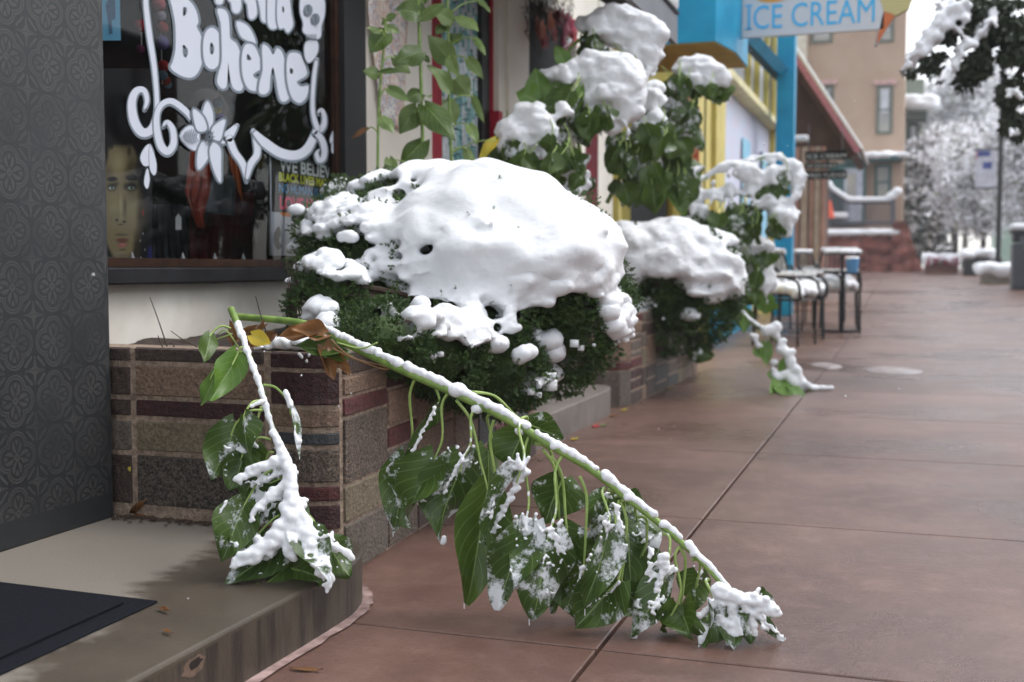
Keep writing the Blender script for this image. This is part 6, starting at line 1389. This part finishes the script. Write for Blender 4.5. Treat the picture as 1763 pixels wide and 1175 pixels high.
cs=thing('stool','low metal stool carrying the blue cup, seat covered with snow','stool',(c[0],13.0,0)); mb=MB(); mb.box(c[0]-.1,c[0]+.1,12.9,13.1,c[2]-.02,c[2]-.001); mb.build('top','chair_metal',cs)
for sx in(-1,1):
    for sy in(-1,1): mb=MB(); mb.tube([(c[0]+sx*.09,13+sy*.09,gz(13)),(c[0]+sx*.08,13+sy*.08,c[2]-.02)],.011,6); mb.build('leg','chair_metal',cs)
snow('snow_cap',[(c[0]+r_.uniform(-.05,.05),13.0+r_.uniform(-.05,.05),c[2]+.155,.03,.03,.02) for _ in range(20)],.01,o)
# litter bin
Yb_=22.; q0=at(1743,497,Y=Yb_); zg=gz(Yb_); zt=at(1755,394,Y=Yb_)[2]
bn=thing('litter_bin','dark grey street recycling bin with a green sticker and snow on its hood, right edge','bin',(q0[0]+.35,Yb_,zg)); x0=q0[0];x1=x0+.62
mb=MB(); mb.box(x0,x1,Yb_,Yb_+.6,zg,zg+.80,0); mb.box(x0+.01,x1-.01,Yb_+.01,Yb_+.59,zg+.82,zt-.08,1); mb.box(x0-.03,x1+.03,Yb_-.03,Yb_+.63,zt-.08,zt,0); mb.build('body',['bin_grey','bin_dark'],bn,bevel=.02)
mb=MB(); mb.box(x0+.18,x1-.1,Yb_-.008,Yb_-.002,zg+.68,zg+.76); mb.build('sticker','lime',bn); mb=MB(); mb.box(x0+.1,x1-.08,Yb_-.008,Yb_-.002,zt-.25,zt-.12); mb.build('hood_panel','frame_grey',bn)
snow('snow_cap',[(r_.uniform(x0,x1),r_.uniform(Yb_,Yb_+.6),zt+.03,.1,.1,.07) for _ in range(80)],.025,bn)
# lamp post and banners
Yl=27.; q=at(1718,455,Y=Yl); lp=thing('lamp_post','slim black lamp post with a hanging banner, right side of the pavement','lamp post',(q[0],Yl,gz(Yl)))
mb=MB(); mb.cyl((q[0],Yl),.11,gz(Yl),gz(Yl)+.5,14,0,.08); mb.cyl((q[0],Yl),.055,gz(Yl)+.5,6.4,12); mb.build('pole','lamp_black',lp)
mb=MB(); a=at(1680,258,Y=Yl);b_=at(1714,324,Y=Yl)
for z in (a[2],b_[2]): mb.tube([(a[0]-.05,Yl,z),(q[0],Yl,z)],.02,6)
mb.build('banner_arm','lamp_black',lp)
P('banner_blue',(70,84,150)); P('banner_white',(206,206,216)); P('banner_pink',(200,140,150))
bn2=thing('banner','blue and white street banner with a dark emblem on the lamp post','banner',(a[0],Yl,b_[2])); mb=MB(); mb.box(a[0],b_[0],Yl-.01,Yl+.01,b_[2],a[2]); mb.build('cloth','banner_white',bn2)
def bp(x0,x1,y0,y1): A=at(x0,y1,Y=Yl-.015);B=at(x1,y0,Y=Yl-.015); return A[0],B[0],Yl-.018,Yl-.012,A[2],B[2]
mb=MB(); mb.box(*bp(1683,1705,260,270)); mb.box(*bp(1692,1708,279,291)); mb.build('print','banner_blue',bn2); mb=MB(); mb.box(*bp(1680,1683,260,276)); mb.build('print','banner_pink',bn2)
Yl2=44.; a2=at(1626,343,Y=Yl2);b2=at(1641,364,Y=Yl2); l2=thing('lamp_post','farther black lamp post with a small blue banner, before the dark conifer','lamp post',(b2[0]+.1,Yl2,gz(Yl2))); mb=MB(); mb.cyl((b2[0]+.12,Yl2),.08,gz(Yl2),5.2,10); mb.build('pole','lamp_black',l2)
mb=MB(); mb.box(a2[0],b2[0]+.1,Yl2-.01,Yl2+.01,b2[2],a2[2]); tag(mb.build('banner','banner_blue'),'small blue banner on the farther lamp post','banner')
# flower beds, bench, street clutter with snow
def heap(name,label,cat,x0,x1,y0,y1,Y,mat,n,seed,fl=None,vox=.05,base=True):
    r_=random.Random(seed); A=at(x0,y1,Y=Y);B=at(x1,y0,Y=Y); t=thing(name,label,cat,((A[0]+B[0])/2,Y,A[2]))
    if base: mb=MB(); mb.box(A[0],B[0],Y,Y+.8,gz(Y)-.05,A[2]+(B[2]-A[2])*.3); mb.build('trough',mat,t)
    sp=[(r_.uniform(A[0],B[0]),Y+r_.uniform(-.05,.7),A[2]+(B[2]-A[2])*r_.uniform(.4,.95),.14*r_.uniform(.6,1.2),.14,.11) for _ in range(n)]
    snow('snow_cap',sp,vox,t,amp=.05,tsz=.2)
    if fl:
        for k_ in range(26):
            mb=MB(); p=np.array([r_.uniform(A[0],B[0]),Y-.12,A[2]+(B[2]-A[2])*r_.uniform(.3,.8)]); petals(mb,p,.12,0,6)
            mb.build('flower',fl,t)
    return t
heap('flower_trough','red brick flower trough with snowed pink flowers at the end of the pavement','planter',1592,1650,440,463,34,'brick_far',60,1,'fl_pink')
heap('bench','dark bench buried in snow right of the flower trough','bench',1660,1712,432,450,32,'lamp_black',50,2)
heap('low_wall','low kerbside wall topped with snow by the lamp post','wall',1690,1745,458,480,25,'stone_far',60,3)
heap('parked_car_snow','','',1725,1745,415,435,40,'dk_far',20,4) if False else None
struct(mk('yellow_kerb_paint',[at(1690,485,Z=.36),at(1742,492,Z=.36),at(1742,496,Z=.36),at(1690,489,Z=.36)],[(0,1,2,3)],'leaf_yellow')) if False else None
# thin pale patches raised slightly above the pavement
V=[];Fc=[]
def pale_patch(poly_,seed):
    r_=random.Random(seed); n=36; c=np.mean([at(x,y,Z=0) for x,y in poly_],axis=0); pts=cr([at(x,y,Z=0) for x,y in poly_],8,True); k_=len(V); m=len(pts)
    for p in pts: 
        q=c+(p-c)*(1+.16*mnoise.noise((p[0]*6,p[1]*3,seed))); V.append((q[0],q[1],gz(q[1])+.002))
    for p in pts: q=c+(p-c)*.86; V.append((q[0],q[1],gz(q[1])+.009))
    V.append((c[0],c[1],gz(c[1])+.012))
    for i in range(m): Fc.append((k_+i,k_+(i+1)%m,k_+m+(i+1)%m,k_+m+i)); Fc.append((k_+m+i,k_+m+(i+1)%m,k_+2*m))
pale_patch([(1490,636),(1530,632),(1585,639),(1575,645),(1520,644)],1); pale_patch([(1395,628),(1420,626),(1450,632),(1430,636)],2); 
P('patch_pale',(168,160,160),c2=lin((120,104,100)),scale=9,rough=.35,bscale=60,bstr=.6)
tag(mk('pale_patch',V,Fc,'patch_pale',smooth=True),'thin pale patches on the pavement','snow',None,'stuff')
# ---------------- trees ----------------
P('twig_snow',(196,192,200)); P('foliage_snow',(250,250,252),rough=.8,bstr=0,c2=lin((240,241,246))); P('foliage_grey',(186,180,184),bstr=0,c2=lin((150,143,146))); P('foliage_dgreen',(50,62,50),bstr=0,c2=lin((34,44,36))); P('foliage_pale',(150,158,120),bstr=0)
def snowtree(label,cx_,cyb,top,D,rx,n,mix,seed,leaf=.09,trunk=True,conifer=False,name='snowy_tree'):
    r_=np.random.default_rng(seed); k_=D/2004; base=at(cx_,cyb,D=D); base[2]=gz(base[1]); ztop=at(cx_,top,D=D)[2]; R_=rx*k_
    t=thing(name,label,'tree',tuple(base)); Hh=ztop-base[2]; mb=MB(); rr_=random.Random(seed)
    th=.06+.012*Hh; mb.tube(cr([base,base+[.05,0,Hh*.4],base+[0,.05,Hh*.85]],5),np.linspace(th,th*.3,11),7)
    ends=[]
    for i in range(16 if not conifer else 6):
        z=Hh*rr_.uniform(.25,.75); a=rr_.uniform(0,6.28); p0=base+[0,0,z]; l=R_*rr_.uniform(.6,1); p2=p0+np.array([math.cos(a)*l,math.sin(a)*l,Hh*rr_.uniform(.05,.25)]); mb.tube(cr([p0,(p0+p2)/2+[0,0,.1*Hh*rr_.random()],p2],4),np.linspace(th*.4,th*.08,9),5); ends.append(p2); ends.append((p0+p2)/2)
        for j in range(4):
            b2=p2+np.array([rr_.gauss(0,.25),rr_.gauss(0,.25),rr_.gauss(.15,.2)])*R_; mb.tube([(p0+p2)/2,b2],[th*.12,th*.03],4); ends.append(b2)
    mb.build('trunk','bark',t)
    cen=[]
    for i in range(n//60):
        if conifer: z=r_.random(); a=r_.uniform(0,6.28); q=R_*(1-z)*r_.uniform(.4,1); cen.append(base+[q*math.cos(a),q*math.sin(a),Hh*(.05+.93*z)])
        else:
            d=r_.normal(size=3); d/=np.linalg.norm(d); d*=r_.random()**.4; cen.append(base+np.array([d[0]*R_,d[1]*R_,Hh*.62+d[2]*Hh*.38]))
    cen=np.array(cen+([] if conifer else ends)); ci=r_.integers(0,len(cen),n); pos=cen[ci]+r_.normal(size=(n,3))*np.array([.16,.16,.09])*R_
    pos[:,2]=np.maximum(pos[:,2],base[2]+.3)
    nrm=r_.normal(size=(n,3)); nrm[:,2]+=1.4; nrm/=np.linalg.norm(nrm,axis=1)[:,None]; a=np.cross(nrm,r_.normal(size=(n,3))); a/=np.linalg.norm(a,axis=1)[:,None]; b_=np.cross(nrm,a)
    s=r_.uniform(.5,1.3,(n,1))*leaf; V=np.stack([pos-a*s,pos-b_*s*.5,pos+a*s,pos+b_*s*.5],1).reshape(-1,3); Fc=np.arange(4*n).reshape(n,4)
    names=[m for m,_ in mix]; pb=np.array([p for _,p in mix]); mi=r_.choice(len(names),n,p=pb/pb.sum())
    # snow sits on the tops of clumps
    up_=(pos[:,2]-cen[ci][:,2])>.02*R_; mi=np.where(up_&(r_.random(n)<.6),0,mi)
    mk('crown',V,Fc,names,t,mi)
    return t
WH=[('foliage_snow',.74),('foliage_grey',.15),('foliage_dgreen',.05),('foliage_pale',.08)]
WG=[('foliage_snow',.45),('foliage_dgreen',.4),('foliage_grey',.15)]
DK=[('foliage_snow',.16),('foliage_dgreen',.84)]
snowtree('big snow-white tree filling the gap right of the green house',1640,462,120,60,85,16000,WH,1,.17)
snowtree('snowy tree with grey-green gaps behind the farther lamp post',1610,462,215,48,52,8000,WG,2,.13)
snowtree('pinkish snowy street tree with many fine twigs beside the lamp post',1690,462,240,38,72,14000,WH,3,.08)
snowtree('snowy street tree at the right edge beyond the bin',1775,462,200,32,80,12000,WH,4,.08)
snowtree('dark conifer lightly dusted with snow beneath the green house awning',1582,466,330,46,34,6000,DK,5,.10,conifer=True,name='conifer')
snowtree('small dark green conifer left of the flower trough',1615,462,355,44,26,4500,DK,6,.09,conifer=True,name='conifer')
snowtree('distant white tree between the street trees',1740,462,150,85,90,9000,WH,7,.22)
snowtree('tall distant snow-covered tree above the flower trough',1660,462,90,95,95,9000,WH,8,.25)
for i,(x,y) in enumerate([(12.9,4),(13,10),(12.8,-2),(13.1,17)]):
    b_=np.array([x,y,.1]); D_=30
    # street trees across the road, seen only mirrored in the shop window
    r_=np.random.default_rng(50+i); t=thing('snowy_tree','snow-dusted street tree across the road, '+['opposite the big bush','opposite the blue shop','opposite the doorstep','farthest along'][i],'tree',tuple(b_)); mb=MB(); mb.tube([b_,b_+[0,0,3]],[.14,.08],8); mb.build('trunk','bark',t)
    n=5000; cen=b_+np.array([0,0,3.4])+r_.normal(size=(60,3))*[.9,.9,.9]; pos=cen[r_.integers(0,60,n)]+r_.normal(size=(n,3))*.22; nr=r_.normal(size=(n,3)); a=np.cross(nr,r_.normal(size=(n,3))); a/=np.linalg.norm(a,axis=1)[:,None]; c_=np.cross(nr,a); c_/=np.linalg.norm(c_,axis=1)[:,None]; s=.09
    mk('crown',np.stack([pos-a*s,pos-c_*s,pos+a*s,pos+c_*s],1).reshape(-1,3),np.arange(4*n).reshape(n,4),['foliage_snow','foliage_dgreen'],t,(r_.random(n)<.55).astype(int))
# overhanging near tree at the top right
Dn=8.0; nt_=thing('street_tree','near street tree with dark leaves and snow-loaded branches reaching in at the top right','tree',tuple(at(1960,600,D=Dn)*[1,1,0]))
r_=random.Random(77); base=at(1960,600,D=Dn); base[2]=0
mb=MB(); top=at(1900,-200,D=Dn); mb.tube(cr([base,(base+top)/2+[.05,0,0],top],6),np.linspace(.16,.09,13),10)
brs=[[(1900,-200),(1800,-60),(1700,-10),(1640,40),(1590,95),(1552,125)],[(1905,-120),(1800,20),(1720,70),(1670,110),(1650,140)],[(1900,0),(1830,60),(1770,110),(1740,150),(1735,190)],[(1900,-220),(1760,-80),(1660,-40),(1610,20)],[(1900,-60),(1820,10),(1770,60),(1720,110)]]
for b_ in brs: p=cr([at(x,y,D=Dn+.1*i) for i,(x,y) in enumerate(b_)],6); mb.tube(p,np.linspace(.05,.008,len(p)),6)
mb.build('trunk','bark',nt_)
LT=[]
for s_ in range(4):
    V,Fc,UV=leafgeo((0,0,0),(0,0,1),.5,(1,0,0),fold=.3,curl=.12,seed=s_,nu=4,nv=2,lobe=0); LT.append((V,Fc))
pos=[];dirs=[]
def zone(poly_,n):
    xs=[p[0] for p in poly_];ys=[p[1] for p in poly_]; k_=0
    while k_<n:
        x=r_.uniform(min(xs),max(xs));y=r_.uniform(min(ys),max(ys))
        if inpoly(np.array([x]),np.array([y]),poly_)[0] and mnoise.noise((x*.03,y*.03,5))>-.28: pos.append(at(x,y,D=Dn+r_.uniform(-.5,.5))); dirs.append((r_.gauss(-.3,.5),r_.gauss(0,.5),r_.gauss(-.6,.5))); k_+=1
zone([(1590,70),(1620,30),(1650,10),(1660,50),(1640,90),(1610,120),(1580,130),(1560,128)],620); zone([(1640,0),(1763,0),(1763,130),(1700,128),(1650,138),(1660,110),(1690,80),(1670,60),(1640,40)],7000); zone([(1720,150),(1763,130),(1763,240),(1725,225),(1735,190),(1715,160)],1200); zone([(1763,-30),(1900,-100),(1900,250),(1763,240)],1500); zone([(1600,60),(1640,60),(1625,140),(1600,140)],60); zone([(1640,135),(1700,125),(1690,145),(1650,160)],60)
scatter('crown',np.array(pos),np.array(dirs),np.array([r_.uniform(.04,.07) for _ in pos]),LT,'tree_leaf',nt_)
sp=[]
for b in [(1640,12,22,14),(1625,35,22,18),(1605,62,18,18),(1590,80,16,16),(1570,102,14,16),(1557,120,8,12),(1650,50,14,10),(1660,20,14,22),(1712,20,12,10),(1708,40,14,12),(1690,55,14,14),(1672,72,14,14),(1655,90,12,16),(1645,110,10,14),(1640,128,8,12),(1745,155,16,8),(1755,165,16,8),(1735,170,10,8),(1745,230,14,10),(1760,20,6,8),(1700,75,10,6),(1740,60,8,6),(1620,10,18,10)]:
    x,y,rx,ry=b; k_=Dn/2004
    for i in range(int(rx*ry/9)): a=r_.uniform(0,6.28);q=r_.random()**.5*.8; rr_=min(rx,ry)*r_.uniform(.28,.5)*k_; sp.append((*at(x+rx*q*math.cos(a),y+ry*q*math.sin(a),D=Dn-.48+r_.uniform(-.08,.08)),rr_,rr_,rr_))
snow('snow',sp,.014,nt_,smooth=3,amp=.02,tsz=.06)
# falling snowflakes
r_=random.Random(99); V0,F0=ico(1); Vs=[];Fs=[];n=0
for i in range(150):
    D=r_.uniform(1.6,9)**1; p=at(r_.uniform(-50,1800),r_.uniform(-50,1150),D=D)
    if p[2]<.05 or p[0]<-1.25: continue
    r0=r_.uniform(.0010,.0022); Vs.append(V0*r0+p); Fs.append(F0+n); n+=len(V0)
tag(mk('snowflakes',np.vstack(Vs),np.vstack(Fs),'snow'),'sparse snowflakes falling over the pavement','snow',None,'stuff')

# ---------------- haze of falling snow ----------------
m=bpy.data.materials.new('haze'); m.use_nodes=True; MATS['haze']=m; nt=m.node_tree; nt.nodes.clear(); o_=nt.nodes.new('ShaderNodeOutputMaterial'); v_=nt.nodes.new('ShaderNodeVolumePrincipled'); v_.inputs['Color'].default_value=(.93,.94,.96,1); v_.inputs['Density'].default_value=.0018; nt.links.new(v_.outputs[0],o_.inputs['Volume'])
mb=MB(); mb.box(-30,45,-25,125,-1.2,30); tag(mb.build('haze','haze'),'faint haze of falling snow in the street','haze',None,'stuff')
